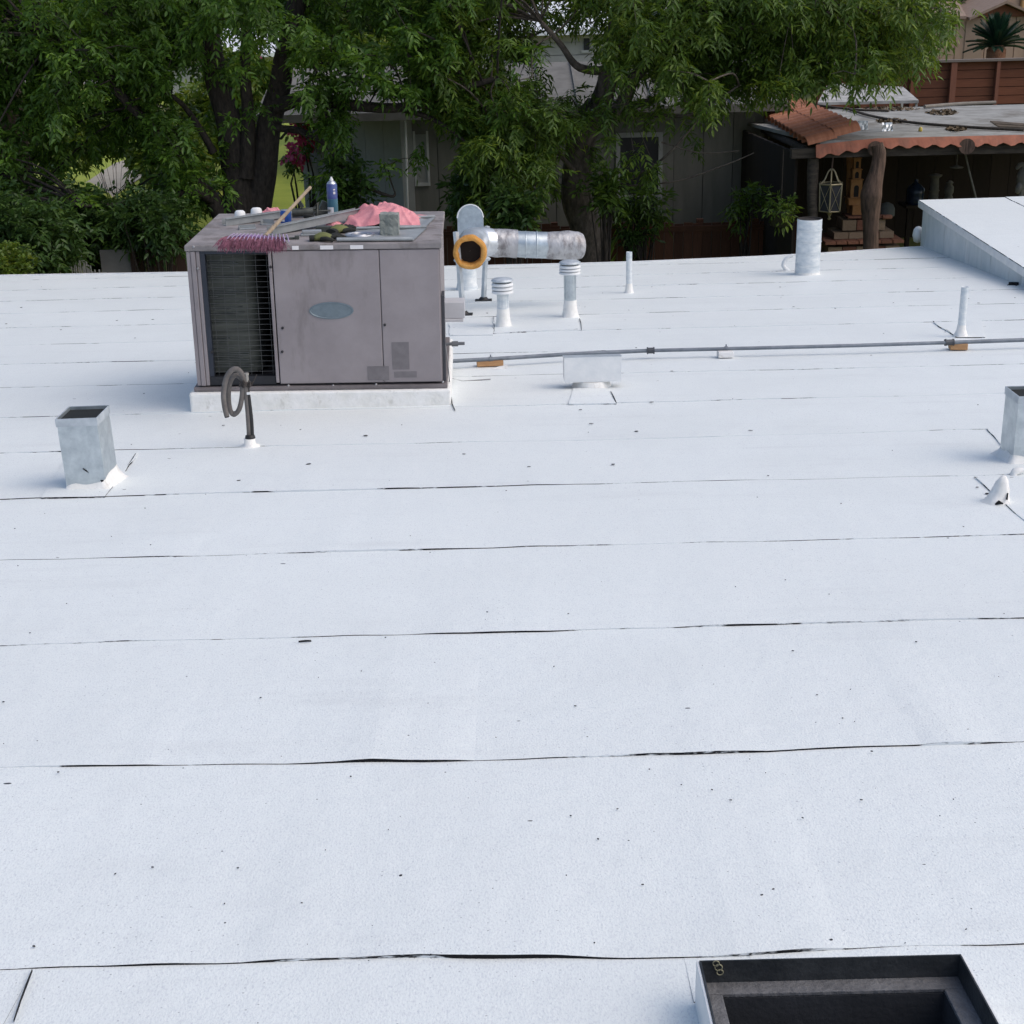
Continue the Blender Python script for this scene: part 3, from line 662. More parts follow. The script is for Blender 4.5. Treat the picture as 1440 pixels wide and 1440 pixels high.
# cans
def lathe_obj(name, px, py, profs, label, cat, prnt=None, seg=22):
    M = on_top(px, py); base = M.translation.copy(); o = thing(name, base, label, cat)
    for nm, pr, m in profs: part(nm, MB().lathe(pr, seg, M), [m], o)
    return o, M
sc, M = lathe_obj('spray_can', 468.5, 303, [('body', [(.030,0),(.033,.004),(.033,.105)], SPRAY2), ('upper_body', [(.033,.1055),(.033,.185),(.030,.195)], SPRAY),
    ('shoulder', [(.030,.1955),(.024,.206),(.016,.212)], mat('silver_rim', (.5,.52,.55), .3, .8)), ('cap', [(.0115,.2125),(.0115,.222),(.007,.228),(.006,.236)], WHITEP)], 'tall blue and violet spray can with white nozzle', 'spray can')
mb = MB()
def wrap(mb, M, r, a0, a1, z0, z1, n=8):
    v = []
    for i in range(n+1):
        a = a0+(a1-a0)*i/n
        for rr in (r, r+.0008):
            for z in (z0, z1): v.append((rr*math.cos(a), rr*math.sin(a), z))
    f = []
    for i in range(n):
        a = 4*i; b = a+4; f += [(a+2, b+2, b+3, a+3), (a+1, a+3, b+3, b+1), (a, b, b+2, a+2)]
    mb.add(v, f + [(0,1,3,2), (4*n, 4*n+2, 4*n+3, 4*n+1)], M, 0, False)
wrap(mb, M, .0331, -PI*.86, -PI*.42, .012, .055); part('label_panel', mb, [STICKER], sc)
mb = MB(); wrap(mb, M, .0331, -PI*.40, -PI*.27, .135, .150); wrap(mb, M, .0331, -PI*.40, -PI*.27, .158, .166); part('label_print', mb, [STICKER], sc)
bc_, M = lathe_obj('drink_can', 402.5, 316, [('body', [(.025,0),(.033,.012),(.033,.075),(.028,.086)], CANBLUE), ('lid', [(.029,.0862),(.029,.089),(.025,.0865)], LIDM)], 'small blue drink can with red and white roundel', 'drink can')
mb = MB(); wrap(mb, M, .0331, -PI*.82, -PI*.52, .036, .058); part('red_band', mb, [CANRED], bc_)
mb = MB(); wrap(mb, M, .0331, -PI*.80, -PI*.54, .024, .0355); part('white_band', mb, [WHITEP], bc_)
# upturned white cups
for (px, py, r, lab) in ((338, 311, .036, 'upturned white cup left of the other, behind the short channel'), (361, 307, .038, 'upturned white cup touching the small pink rag')):
    M = on_top(px, py); o = thing('foam_cup', T(px, py), lab, 'cup', 'white cups'); part('cup_wall', MB().lathe([(r, .008), (r*.95, .03), (r*.86, .055), (r*.6, .064), (.002, .066)], 18, M, wob=.04), [WHITEP], o); part('cup_rim', MB().lathe([(r*1.0, .0), (r*1.1, .002), (r*1.1, .0075), (r*1.0, .0075)], 18, M), [WHITEP], o)
# rags
def rag(cpx, cpy, w, d, h, seed, label, drape=0):
    M = on_top(cpx, cpy); n1, n2 = 64, 48; v = []; f = []
    for lay in (0, 1):
        for j in range(n2+1):
            for i in range(n1+1):
                u = i/n1*2-1; q = j/n2*2-1
                edge = 1 + .22*mn.noise((u*1.7+seed, q*1.7, seed))
                x = u*w/2*edge; y = q*d/2*(1+.18*mn.noise((u*2, q*2+seed, 3)))
                r = math.sqrt(min(1, u*u*.8 + q*q*.8)); th = math.atan2(q-.15, u+.1)
                dome = max(0, 1-r**1.7)
                wx, wy = u+.35*mn.noise((u*1.3, q*1.3, seed)), q+.35*mn.noise((u*1.3+5, q*1.3, seed))
                f1 = 1-abs(math.sin(th*2.5 + 3.0*r + seed + 1.6*mn.noise((wx*1.5, wy*1.5, 1))))
                f2 = 1-abs(math.sin(wx*4.6 + wy*2.3 + seed*2)); f3 = 1-abs(math.sin(wx*9 - wy*7 + seed))
                hh = h*(dome*.68 + .30*f1**1.5*min(1, r*2.2)*(1-r*.75) + .24*f2**1.5*(1-r*.55) + .05*f3)
                hh += .004*mn.noise((u*9, q*9, seed))
                v.append((x, y, max(.003, hh) - lay*.003))
    k = (n1+1)*(n2+1)
    for j in range(n2):
        for i in range(n1):
            a = j*(n1+1)+i; f.append((a, a+1, a+n1+2, a+n1+1)); f.append((k+a, k+a+n1+1, k+a+n1+2, k+a+1))
    rim = [i for i in range(n1+1)] + [j*(n1+1)+n1 for j in range(1, n2+1)] + [n2*(n1+1)+i for i in range(n1-1, -1, -1)] + [j*(n1+1) for j in range(n2-1, 0, -1)]
    for a, b in zip(rim, rim[1:]+rim[:1]): f.append((b, a, k+a, k+b))
    ro = solo('rag', MB().add(v, f, M, 0, True), [PINK], T(cpx, cpy), label, 'rag', 'pink rags'); sm_ = ro.modifiers.new('smooth', 'SMOOTH'); sm_.factor = .5; sm_.iterations = 5; return ro
rag(540, 313, .46, .42, .135, 4.1, 'large crumpled pink towel heaped behind the grey block')
rag(383, 302, .13, .13, .055, 8.3, 'small pink rag bundled behind the blue can')
# crumpled grey block
M = on_top(548.5, 330); mb = MB(); v = []; f = []; n1 = 7
pts_i = {}
def cube_pt(x, y, z):
    key = (round(x, 4), round(y, 4), round(z, 4))
    if key not in pts_i:
        p = Vector((x, y, z)); l = max(abs(x), abs(y), abs(z)); q = p*(.87+.13/max(p.length, .5)) ; nzv = mn.noise(p*3.3)*.16
        q = q*(1+nzv); pts_i[key] = len(v); v.append((q.x*.055, q.y*.05, max(0, q.z*.062+.062)))
    return pts_i[key]
for axis in range(3):
    for sgn in (-1, 1):
        for i in range(n1):
            for j in range(n1):
                quad = []
                for di, dj in ((0,0),(1,0),(1,1),(0,1)):
                    a, b = (i+di)/n1*2-1, (j+dj)/n1*2-1; c = [0,0,0]; c[axis] = sgn; c[(axis+1) % 3] = a; c[(axis+2) % 3] = b; quad.append(cube_pt(*c))
                f.append(tuple(quad if sgn > 0 else quad[::-1]))
solo('foil_packet', MB().add(v, f, M), [CLOD], T(548.5, 330), 'crumpled silver-grey block in front of the pink towel', 'packet')
# silver lid
M = on_top(506, 332); o = thing('can_lid', T(506, 332), 'round silver can lid lying flat on the unit', 'lid')
part('disc', MB().lathe([(.076,.002),(.085,.006),(.085,.013),(.072,.013),(.068,.007)], 32, M), [LIDM], o); part('raised_ring', MB().lathe([(.05,.0075),(.05,.014),(.044,.014),(.044,.0075)], 32, M, caps=False), [LIDM], o)
# work gloves
def glove(px, py, rz, label):
    M = on_top(px, py, rz); o = thing('work_glove', T(px, py), label, 'glove', 'work gloves')
    mb = MB(); v = []
    for i in range(9):
        t = i/8; x = -.085+.10*t; w = .034+.014*math.sin(PI*min(1, t*1.1)*.5); hgt = .016+.009*math.sin(PI*t)
        for a in range(12): v.append((x, w*math.cos(a*PI/6), max(.001, hgt+hgt*math.sin(a*PI/6)*.95)))
    f = [(i*12+a, i*12+(a+1) % 12, (i+1)*12+(a+1) % 12, (i+1)*12+a) for i in range(8) for a in range(12)] + [tuple(range(12))[::-1], tuple(range(96, 108))]
    mb.add(v, f, M, 0, True); part('palm', mb, [GLOVEG], o)
    for yy, ln, an in ((-.034, .055, -.16), (-.012, .072, -.04), (.011, .07, .06), (.033, .058, .2)):
        mb = MB(); mb.tube([(.005, yy, .018), (.015+ln*.5, yy+an*ln*.5, .027), (.015+ln, yy+an*ln, .014), (.02+ln*1.1, yy+an*ln*1.1, .011)], [.011, .0115, .010, .005], 10, 0, True, M); part('finger', mb, [GLOVE], o)
    mb = MB(); mb.tube([(-.045, -.036, .015), (-.02, -.064, .02), (.015, -.075, .013), (.022, -.076, .012)], [.013, .013, .011, .005], 10, 0, True, M); part('thumb', mb, [GLOVE], o)
    mb = MB(); mb.lathe([(.036, -.11), (.0385, -.085)], 14, M @ T3((0,0,.016)) @ Matrix.Diagonal((1,1,.42,1)) @ RY(PI/2)); part('cuff', mb, [GLOVE], o)
glove(463, 338, .15, 'black and olive work glove in front of the channel'); glove(482, 326, 1.0, 'black and olive work glove pushed against the pink towel')
# flat flashing pieces
def flashing(pxs, label, roll=.012):
    a, b, c, d = [T(*p, .002) for p in pxs]; mb = MB(); n1 = 10; v = []; f = []
    for i in range(n1+1):
        s = i/n1
        p0_, p1_ = a.lerp(b, s), d.lerp(c, s); w = Up*(.006*math.sin(s*5)**2)
        for q in (p0_, p0_+w*.5+Up*.001, p1_+w+Up*.001, p1_): v.append(q)
    mb.tube([a+Up*roll, b+Up*roll], roll, 8); mb.tube([d+Up*roll, c+Up*roll], roll*.8, 8)
    for i in range(n1):
        o_ = 4*i; f.append((o_+1, o_+5, o_+6, o_+2)); f.append((o_, o_+3, o_+7, o_+4))
    mb.add(v, f); return solo('metal_flashing', mb, [CHANNEL], (a+b)/2, label, 'flashing', 'loose flashing strips')
flashing([(474,340),(581,339),(600,322),(500,324)], 'flat grey flashing strip with rolled edges under the silver lid')
flashing([(560,322),(596,322),(612,307),(578,308)], 'short dark flashing offcut beside the big pink towel', .011)
# tool bundle behind the can
tb = thing('caulking_gun', T(430, 306), 'dark grey caulking gun lying behind the long channel', 'caulking gun')
M = on_top(428, 306)
part('cradle', MB().tube([(-.075, 0, .03), (.055, .02, .034)], .026, 12, 0, True, M), [TOOLD], tb)
part('trigger', MB().tube([(.06, .02, .05), (.085, .022, .085), (.075, .03, .005)], [.009, .011, .008], 8, 0, True, M), [TOOLD], tb)
part('rod', MB().tube([(.05, .02, .034), (.16, .04, .036)], .005, 8, 0, True, M), [TOOLD], tb)
part('grip', MB().box((.015, -.012, .058), (.035, .012, .115), M @ RY(-.5)), [TOOLD], tb)
part('nozzle', MB().tube([(-.075, 0, .03), (-.13, -.01, .03)], [.012, .004], 8, 0, True, M), [WHITEP], tb)
M = on_top(452, 302, .3); mb = MB(); mb.box((-.045, -.02, 0), (.045, .02, .02), M); mb.box((-.03, -.018, .0205), (.02, .018, .085), M @ RY(.45)); solo('hand_plane', mb, [TOOLD], T(452, 302), 'dark wedge-shaped hand tool beside the spray can', 'tool', bevel=.003)
M = on_top(407, 337, .2); mb = MB(); mb.box((-.05, -.004, 0.001), (.03, .01, .012), M); mb.box((.031, -.012, .001), (.055, .014, .02), M); solo('scraper', mb, [TOOLD], T(407, 337), 'small black scraper next to the broom head', 'scraper', bevel=.002)
M = on_top(440, 331, .1); mb = MB(); mb.box((-.07, -.03, .001), (.06, .03, .012), M); mb.box((-.06, -.025, .0125), (.05, .025, .03), M); solo('metal_tray', mb, [CHANNEL], T(440, 331), 'low grey metal tray under the long channel', 'tray', bevel=.003)
M = on_top(455, 327, .05); mb = MB(); mb.box((-.045, -.02, 0), (.05, .02, .038), M); solo('sanding_block', mb, [TOOLD], T(455, 327), 'dark rectangular block between the gloves and the long channel', 'block', bevel=.005)

for (px, py, w, d_, h, rz, lab) in ((348, 322, .10, .05, .022, .25, 'flat grey bracket below the short channel'), (376, 316, .07, .045, .03, -.2, 'small grey bracket between the short channel and the broom handle'), (421, 319, .06, .05, .035, .4, 'pale grey box behind the middle of the long channel')):
    M = on_top(px, py, rz); mb = MB(); mb.box((-w/2, -d_/2, .001), (w/2, d_/2, .005), M); mb.box((-w/2, d_/2-.004, .0055), (w/2, d_/2, h), M); mb.box((-w/2, -d_/2+.001, .0055), (-w/2+.004, d_/2-.0045, h*.8), M); solo('metal_bracket', mb, [CHANNEL], T(px, py), lab, 'bracket', 'loose brackets on the air conditioner')
M = on_top(441, 309, -.5); o = thing('screwdriver', T(441, 309), 'thin screwdriver with dark grip behind the long channel', 'screwdriver'); part('grip', MB().tube([(-.07, 0, .016), (-.05, 0, .016), (.0, 0, .016)], [.010, .014, .012], 10, 0, True, M), [GLOVE], o); part('shaft', MB().tube([(0, 0, .016), (.10, 0, .012)], .0035, 8, 0, True, M), [SCREW], o)
rag(470, 317, .10, .09, .035, 2.7, 'small pale pink rag scrap under the end of the long channel')
# ------------------------------------------------------------------ hose stub in front of the unit
hp = R(352, 628); hs = thing('refrigerant_line', hp, 'coiled grey insulated line rising from a white roof stub', 'line')
mb = MB(); mb.lathe([(.062, -.01), (.050, .004), (.030, .012), (.0285, .045), (.026, .046)], 18, T3(hp)); part('flashing_boot', mb, [MASTIC], hs)
mb = MB(); mb.lathe([(.027, .0465), (.024, .060), (.012, .066)], 14, T3(hp) @ T3((.004, 0, 0))); part('seal', mb, [BLACKRUB], hs)
def hv(px, py, dy=0): return V(px, py, hp.y + dy)
def spline(pts, n=6):
    pts = [Vector(p) for p in pts]; out = []
    for i in range(len(pts)-1):
        p0_, p1_, p2_, p3_ = pts[max(i-1, 0)], pts[i], pts[i+1], pts[min(i+2, len(pts)-1)]
        for k in range(n):
            t = k/n; out.append(.5*((2*p1_) + (p2_-p0_)*t + (2*p0_-5*p1_+4*p2_-p3_)*t*t + (-p0_+3*p1_-3*p2_+p3_)*t**3))
    return out + [pts[-1]]
outer = [hv(351,618), hv(349.5,590), hv(347,560), hv(344,538, -.01), hv(338,523, -.02), hv(329,519, -.03), hv(319,530, -.03), hv(314.5,552, -.03), hv(315.5,570, -.03), hv(319,585, -.03)]
mb = MB(); mb.tube(spline(outer), .0135, 12); part('line', mb, [HOSE], hs)
inner_ = [hv(344,541, .0), hv(338,531, .01), hv(330,528, .012), hv(323,540, .012), hv(321.5,560, .012), hv(324,577, .012), hv(329,583, .01), hv(336,576, .0), hv(340,560, -.005), hv(341,543, -.01)]
mb = MB(); mb.tube(spline(inner_), .0125, 12); part('line', mb, [HOSE], hs)
mb = MB(); mb.tube(spline([hv(354.5,619), hv(353,590), hv(349,556), hv(347,541)]), [.0115]*19, 10); part('line', mb, [BLACKRUB], hs)
mb = MB()
for i in range(4): mb.tube([hv(337+k*1.9, 537+i*2.2+1.6*math.sin(k*1.7+i), -.022+.01*math.cos(k)) for k in range(9)], .0045, 6)
mb.tube(spline([hv(351,545), hv(356,537), hv(361,527)]), .003, 6); mb.tube(spline([hv(349,548), hv(352,540), hv(357,536)]), .003, 6); part('tie', mb, [mat('frayed_tie', (.06, .05, .045), .9, var=.4)], hs)
mb = MB(); mb.tube([hv(319,585.2, -.03), hv(319.4,586.6, -.03)], .0125, 10); part('end_plug', mb, [BLACKRUB], hs)
mb = MB(); mb.lathe([(.0095, 0), (.0095, .035), (.012, .036), (.012, .046)], 8, T3(hv(347.5,537, -.01)), smooth=False); part('valve', mb, [mat('dull_valve', (.34, .32, .29), .5, .4)], hs)
mb = MB(); mb.box((-.008, -.02, -.006), (.008, -.012, .006), T3(hv(350,552))); part('tag', mb, [WHITEP], hs)

# ------------------------------------------------------------------ square sheet-metal vents
def square_vent(M, w, d, h, label, base):
    o = thing('square_vent', base, label, 'vent', 'square sheet-metal roof vents'); t = .0015
    for a, b, nm in (((-w/2, -d/2, 0), (w/2, -d/2+t, h), 'side'), ((-w/2, d/2-t, 0), (w/2, d/2, h), 'side'), ((-w/2, -d/2+t, 0), (-w/2+t, d/2-t, h), 'side'), ((w/2-t, -d/2+t, 0), (w/2, d/2-t, h), 'side')):
        part(nm, MB().box(a, b, M), [GALV], o)
    mb = MB(); e = .004
    for a, b in (((-w/2-e, -d/2-e, h-.035), (w/2+e, -d/2-.0005, h+.002)), ((-w/2-e, d/2+.0005, h-.035), (w/2+e, d/2+e, h+.002)), ((-w/2-e, -d/2-.0004, h-.035), (-w/2-.0005, d/2+.0004, h+.002)), ((w/2+.0005, -d/2-.0004, h-.035), (w/2+e, d/2+.0004, h+.002))): mb.box(a, b, M)
    part('rim_band', mb, [GALV_DULL], o)
    part('duct_shade_plug', MB().box((-w/2+t+.0005, -d/2+t+.0005, .05), (w/2-t-.0005, d/2-t-.0005, h-.014), M), [mat('vent_inside_shade', (.007, .009, .008), .9, var=.3)], o)  # near-black plug stands for the shade inside the open duct
    # mastic skirt, uneven
    n2 = 40; v = []; f = []
    for k in range(n2):
        a = 2*PI*k/n2; c, s = math.cos(a), math.sin(a); sc_ = 1/max(abs(c), abs(s)); bx_, by_ = c*sc_, s*sc_
        hh = .034+.022*mn.noise((bx_*1.2+w, by_*1.2, base.x)) + .035*max(0, bx_)**2
        for off, z in ((.055+.02*mn.noise((bx_, by_, 7+base.y)), -.03), (.022, .006), (.004, hh*.7), (.0005, hh)): v.append((bx_*(w/2+off), by_*(d/2+off), z))
    for k in range(n2):
        a, b = 4*k, 4*((k+1) % n2)
        for q in range(3): f.append((a+q, b+q, b+q+1, a+q+1))
    part('mastic_skirt', MB().add(v, f, M, 0, True), [MASTIC], o)
    return o
b1 = R(95, 690) + Vector((.091, 0, 0))
M1 = T3(b1 + Vector((.0, .10, -.008))) @ RZ(math.radians(-1)) @ RY(math.radians(-1.0))
v1 = square_vent(M1, .182, .20, .35, 'square galvanised vent with dark open top left of the coiled line', b1)
mb = MB(); mb.add([(.0, -.1005, .115), (.012, -.1005, .105), (.022, -.1005, .09), (.010, -.1005, .098), (-.006, -.1005, .112), (.0, -.1015, .115), (.012, -.1015, .105), (.022, -.1015, .09), (.010, -.1015, .098), (-.006, -.1015, .112)], [(9,8,7,6,5)] + [(k, (k+1) % 5, 5+(k+1) % 5, 5+k) for k in range(5)], M1); part('tar_smear', mb, [BITUM], v1); mb = MB()
mb.add([(.068, -.1005, .055), (.0845, -.1005, .055), (.079, -.1005, .03), (.068, -.1015, .055), (.0845, -.1015, .055), (.079, -.1015, .03)], [(5,4,3), (0,1,4,3), (1,2,5,4), (2,0,3,5)], M1); part('tar_smear', mb, [BITUM], v1)
b2 = R(1424, 653) + Vector((.095, 0, 0))
M2 = T3(b2 + Vector((.0, .095, -.008))) @ RZ(math.radians(1))
square_vent(M2, .19, .17, .33, 'square galvanised vent with painted skirt near the small white cone', b2)

# low vent with rectangular cap
b3 = R(833, 546); o = thing('box_cap_vent', b3, 'low white vent with wide rectangular metal cap', 'vent')
mb = MB(); mb.lathe([(.135, -.03), (.115, .012), (.108, .043)], 26, T3(b3 + Vector((0, .07, .0))), wob=.02); part('collar', mb, [MASTIC], o)
M3 = T3(b3 + Vector((0, .09, .0))) @ RZ(.01)
mb = MB(); z0_, z1_ = .045, .200
mb.box((-.17, -.112, z0_), (.17, -.11, z1_), M3); mb.box((-.17, .01, z0_), (.17, .012, z1_-.02), M3); mb.add([(x, y, z) for x in (-.172, -.1702) for y, z in ((-.112, z0_+.01), (.012, z0_+.01), (.012, z1_-.02), (-.112, z1_))], [(0,1,2,3),(7,6,5,4),(0,4,5,1),(1,5,6,2),(2,6,7,3),(3,7,4,0)], M3); mb.add([(x, y, z) for x in (.1702, .172) for y, z in ((-.112, z0_+.01), (.012, z0_+.01), (.012, z1_-.02), (-.112, z1_))], [(0,1,2,3),(7,6,5,4),(0,4,5,1),(1,5,6,2),(2,6,7,3),(3,7,4,0)], M3); part('cap_side', mb, [WHITE_METAL], o)
mb = MB(); mb.add([(x, y, z) for x in (-.175, .175) for y, z in ((-.114, z1_+.0005), (.014, z1_-.0195), (.014, z1_-.0165), (-.114, z1_+.0035))], [(0,1,2,3),(7,6,5,4),(0,4,5,1),(1,5,6,2),(2,6,7,3),(3,7,4,0)], M3); part('cap_top', mb, [GALV_DULL], o)
mb = MB(); mb.lathe([(.045, .0605), (.045, .15)], 20, T3(b3 + Vector((0, .04, .0)))); part('throat', mb, [HOLE_SHADE], o)

# round louvred vents
def louvre_vent(px, py, r, hstem, rcap, hcap, stem_m, label):
    b = R(px, py); o = thing('louvred_vent', b, label, 'vent', 'round louvred vents'); M = T3(b)
    prof = [(r*1.9, -.02), (r*1.45, .008), (r*1.22, .05), (r*1.08, .11), (r*1.04, .15)]
    part('flashing_cone', MB().lathe(prof, 22, M, wob=.015), [MASTIC], o)
    part('stem', MB().lathe([(r, .10), (r, hstem)], 22, M), [stem_m], o)
    for i in range(5): part('stem_rib', MB().box((-.002, -r-.0025, .16), (.002, -r+.001, hstem-.01), M @ RZ(-.9+.45*i)), [stem_m], o)
    z = hstem
    for i in range(3):
        zz = z - .012 + i*hcap/3.0
        part('louvre_ring', MB().lathe([(rcap*.98, zz), (rcap, zz+.004), (rcap*.93, zz+hcap*.26), (rcap*.60, zz+hcap*.27), (rcap*.60, zz+.006), (rcap*.9, zz)], 28, M, caps=False), [WHITE_METAL], o)
    part('cap_core', MB().lathe([(rcap*.58, z-.01), (rcap*.58, z+hcap-.004)], 20, M), [mat('grey_core_metal', (.30, .31, .32), .5, .4)], o)  # mid-grey core inside the louvre rings
    part('cap_top', MB().lathe([(rcap*.99, z+hcap-.004), (rcap*1.0, z+hcap+.003), (rcap*.8, z+hcap+.014), (.004, z+hcap+.02)], 28, M), [GALV_DULL], o)
louvre_vent(708, 460, .046, .285, .086, .085, PIPE_WHITE, 'short louvred vent with thick white-coated base beside the duct legs')
louvre_vent(802, 447, .050, .375, .088, .075, GALV, 'taller louvred vent with bare galvanised stem')
# plain pipes
def pipe(px, py, r, h, m, label, flare=1.6, grp='plain vent pipes', seg=18, lean=(0, 0)):
    b = R(px, py); o = thing('vent_pipe', b, label, 'pipe', grp); M = T3(b)
    part('boot', MB().lathe([(r*1.14, -.02), (r*1.04, .008), (r*1.01, .035)] if r > .06 else [(r*flare*1.5, -.02), (r*flare, .01), (r*1.25, .05), (r*1.06, .09)], seg, M, wob=.03), [MASTIC], o)
    part('tube', MB().tube([b+Vector((0,0,.02)), b+Vector((lean[0]*.5, lean[1]*.5, h*.5)), b+Vector((lean[0], lean[1], h))], r, seg, 0, False), [m], o)
    part('opening', MB().lathe([(r*.99, h-.012), (r*.985, h+.0015), (r*.86, h+.0015), (r*.85, h-.06)], seg, M @ T3((lean[0], lean[1], 0))), [HOLE_SHADE if r > .06 else m], o); return o, b
pipe(884.5, 412, .027, .375, PIPE_WHITE, 'thin white vent pipe standing alone near the eave', 1.5)
pipe(1351, 474, .027, .36, PIPE_WHITE, 'thin white vent pipe rising behind the gas line', 1.9)
o, b = pipe(1135, 386, .120, .55, PIPE_WHITE, 'wide streaky white flue stub beside the log-post patio', 1.08, seg=28)
mb = MB()
for i in range(4): mb.lathe([(.121, .10+.115*i), (.1235, .105+.115*i), (.121, .11+.115*i)], 28, T3(b) @ RX(.03), caps=False)
part('spiral_seam', mb, [PIPE_WHITE], o)
mb = MB(); bb = R(1112, 384); mb.tube(spline([bb+Vector((.03,.25,-.03)), bb+Vector((-.03,.25,.03)), bb+Vector((.0,.25,.10)), bb+Vector((.06,.25,.13))]), .02, 8); part('side_elbow', mb, [WHITE_METAL], o)

# small white cone
b = R(1403, 707); o = thing('roof_cone', b, 'small lumpy white mastic cone by the cracked patch', 'cone')
mb = MB(); n2 = 18; v = []; prof = [(.085,-.02),(.062,.005),(.045,.028),(.034,.06),(.023,.095),(.010,.118)]
for i, (r, z) in enumerate(prof):
    for k in range(n2):
        a = 2*PI*k/n2; rr = r*(1+.45*mn.noise((math.cos(a)*1.7, math.sin(a)*1.7, z*26))); v.append((rr*math.cos(a)+z*.12, rr*math.sin(a), z))
mb.add(v, [(i*n2+k, i*n2+(k+1) % n2, (i+1)*n2+(k+1) % n2, (i+1)*n2+k) for i in range(5) for k in range(n2)] + [tuple(range(5*n2, 6*n2))], T3(b), 0, True); part('cone', mb, [MASTIC], o)
mb = MB(); mb.tube([b+Vector((-.03,-.054,.012)), b+Vector((-.015,-.058,.024)), b+Vector((.002,-.056,.017))], [.004,.009,.003], 6); part('tar_smear', mb, [BITUM], o); mb = MB(); mb.tube([b+Vector((.02,-.046,.03)), b+Vector((.026,-.034,.055))], [.004,.002], 6); part('tar_smear', mb, [BITUM], o)
b = R(1429, 668); mb = MB(); mb.tube([b+Vector((-.012,0,.0)), b+Vector((-.008,.0,.016)), b+Vector((.01,0,.02)), b+Vector((.03,0,.024))], [.018,.017,.016,.010], 10); solo('pipe_stub', mb, [MASTIC], b, 'tiny white coated stub between the cone and the square vent', 'stub')

# ------------------------------------------------------------------ gas line on blocks
gl = [(612, 509, .055), (690, 505, .055), (800, 498, .055), (915, 493, .058), (1021, 490.5, .058), (1200, 486, .06), (1342, 481.5, .06), (1440, 478, .062), (1600, 473, .064)]
gp = [R(px, py, dz) for px, py, dz in gl]
o = thing('gas_line', gp[1] - Vector((0, 0, .05)), 'long dark grey gas pipe running across the roof on blocks', 'pipe')
mb = MB(); mb.tube(gp[:4], .0135, 12); part('pipe_run', mb, [BLACKMETAL], o)
mb = MB(); mb.tube(gp[3:7], .0125, 12); part('pipe_run', mb, [BLACKMETAL], o)
mb = MB(); mb.tube(gp[6:], .0140, 12); part('pipe_run', mb, [BLACKMETAL], o)
def coupling(p, d, L=.05, r=.0205):
    d = d.normalized(); mb = MB(); mb.tube([p-d*L/2, p+d*L/2], r, 12); mb.tube([p-d*L*.5, p-d*L*.36], r*1.18, 12); mb.tube([p+d*L*.36, p+d*L*.5], r*1.18, 12); part('coupling', mb, [mat('dark_coupling', (.075, .08, .09), .5, .4, var=.2)], o)
coupling(gp[3], gp[4]-gp[3]); coupling(R(1335, 481.5, .06), gp[6]-gp[5], .06)
for q in (1, 4):
    p = gp[q]; d = (gp[q+1]-gp[q]).normalized(); mb = MB(); mb.tube([p-d*.012, p+d*.012], .0165, 12); mb.box((-.004, -.004, .012), (.004, .004, .03), T3(p)); part('pipe_clip', mb, [BLACKMETAL], o)
def block(px, py, w, d, h, rz, m, label, dz=0):
    b = R(px, py); M = T3(b + Vector((0, d/2, 0))) @ RZ(rz) @ RX(-SLOPE); mb = MB(); mb.box((-w/2, -d/2, .004), (w/2, d/2, h), M); return solo('pipe_block', mb, [m], b, label, 'block', 'blocks under the gas pipe', .004)
block(689, 517, .175, .09, .040, .06, WOOD, 'bare orange-brown wood block under the gas pipe near the air conditioner')
block(1021, 505, .10, .09, .044, .0, mat('painted_block', (.52, .48, .44), .8, scale=20, col2=(.76, .75, .73), thr=(.3, .45)), 'white-painted block under the middle of the gas pipe')
block(1350, 494, .115, .10, .046, -.15, WOOD, 'bare brown wood block under the gas pipe by the thin vent pipe')
b = R(704, 519); mb = MB(); v = [(-.06,-.006,0),(.035,-.01,0),(.05,.0,.026),(.03,.002,.02),(-.02,.002,.012)]
mb.add([(x, y-.004, z+.004) for x, y, z in v] + [(x, y+.002, z+.004) for x, y, z in v], [(0,1,2,3,4), (9,8,7,6,5)] + [(k, 5+k, 5+(k+1) % 5, (k+1) % 5) for k in range(5)], T3(b)); solo('paint_flake', mb, [WHITEP], b, 'curled white paint flake leaning on the orange-brown block', 'flake')

# ------------------------------------------------------------------ wrapped duct with elbow
YD = 12.05
du = thing('insulated_duct', R(652, 442), 'broken foil-wrapped duct elbow with rusty open end on strut legs', 'duct')
def dv(px, py, Y): return V(px, py, Y)
ctr = dv(661, 354, 11.72); k_ = 11.72/F*1.0
def ring_tube(pts, rads, m, name, seg=28, rough=.0, seed=0, smooth=True, caps=False):
    mb = MB(); pts2 = spline(pts, 6); nr = len(pts2); rr = [np.interp(i/(nr-1), np.linspace(0, 1, len(rads)), rads) for i in range(nr)]
    base = MB(); base.tube(pts2, rr, seg, 0, caps, None, smooth)
    if rough:
        for i, p in enumerate(base.v):
            c = pts2[min(i//seg, nr-1)]; d = Vector(p)-c; base.v[i] = tuple(c + d*(1+rough*mn.noise((p[0]*9+seed, p[1]*9, p[2]*9))+.5*rough*mn.noise((p[0]*26+seed, p[1]*26, p[2]*26))))
    return part(name, base, [m], du)
front = [ctr + Vector((-.002, -.03, -.002)), ctr + Vector((0, .06, .01)), dv(664, 343, 11.95), dv(674, 340, 12.08), dv(700, 342, 12.14)]
ring_tube(front, [.122, .122, .128, .126, .112], FOIL, 'elbow', rough=.05)
o_r, i_r = .136, .098
n2 = 36; v = []
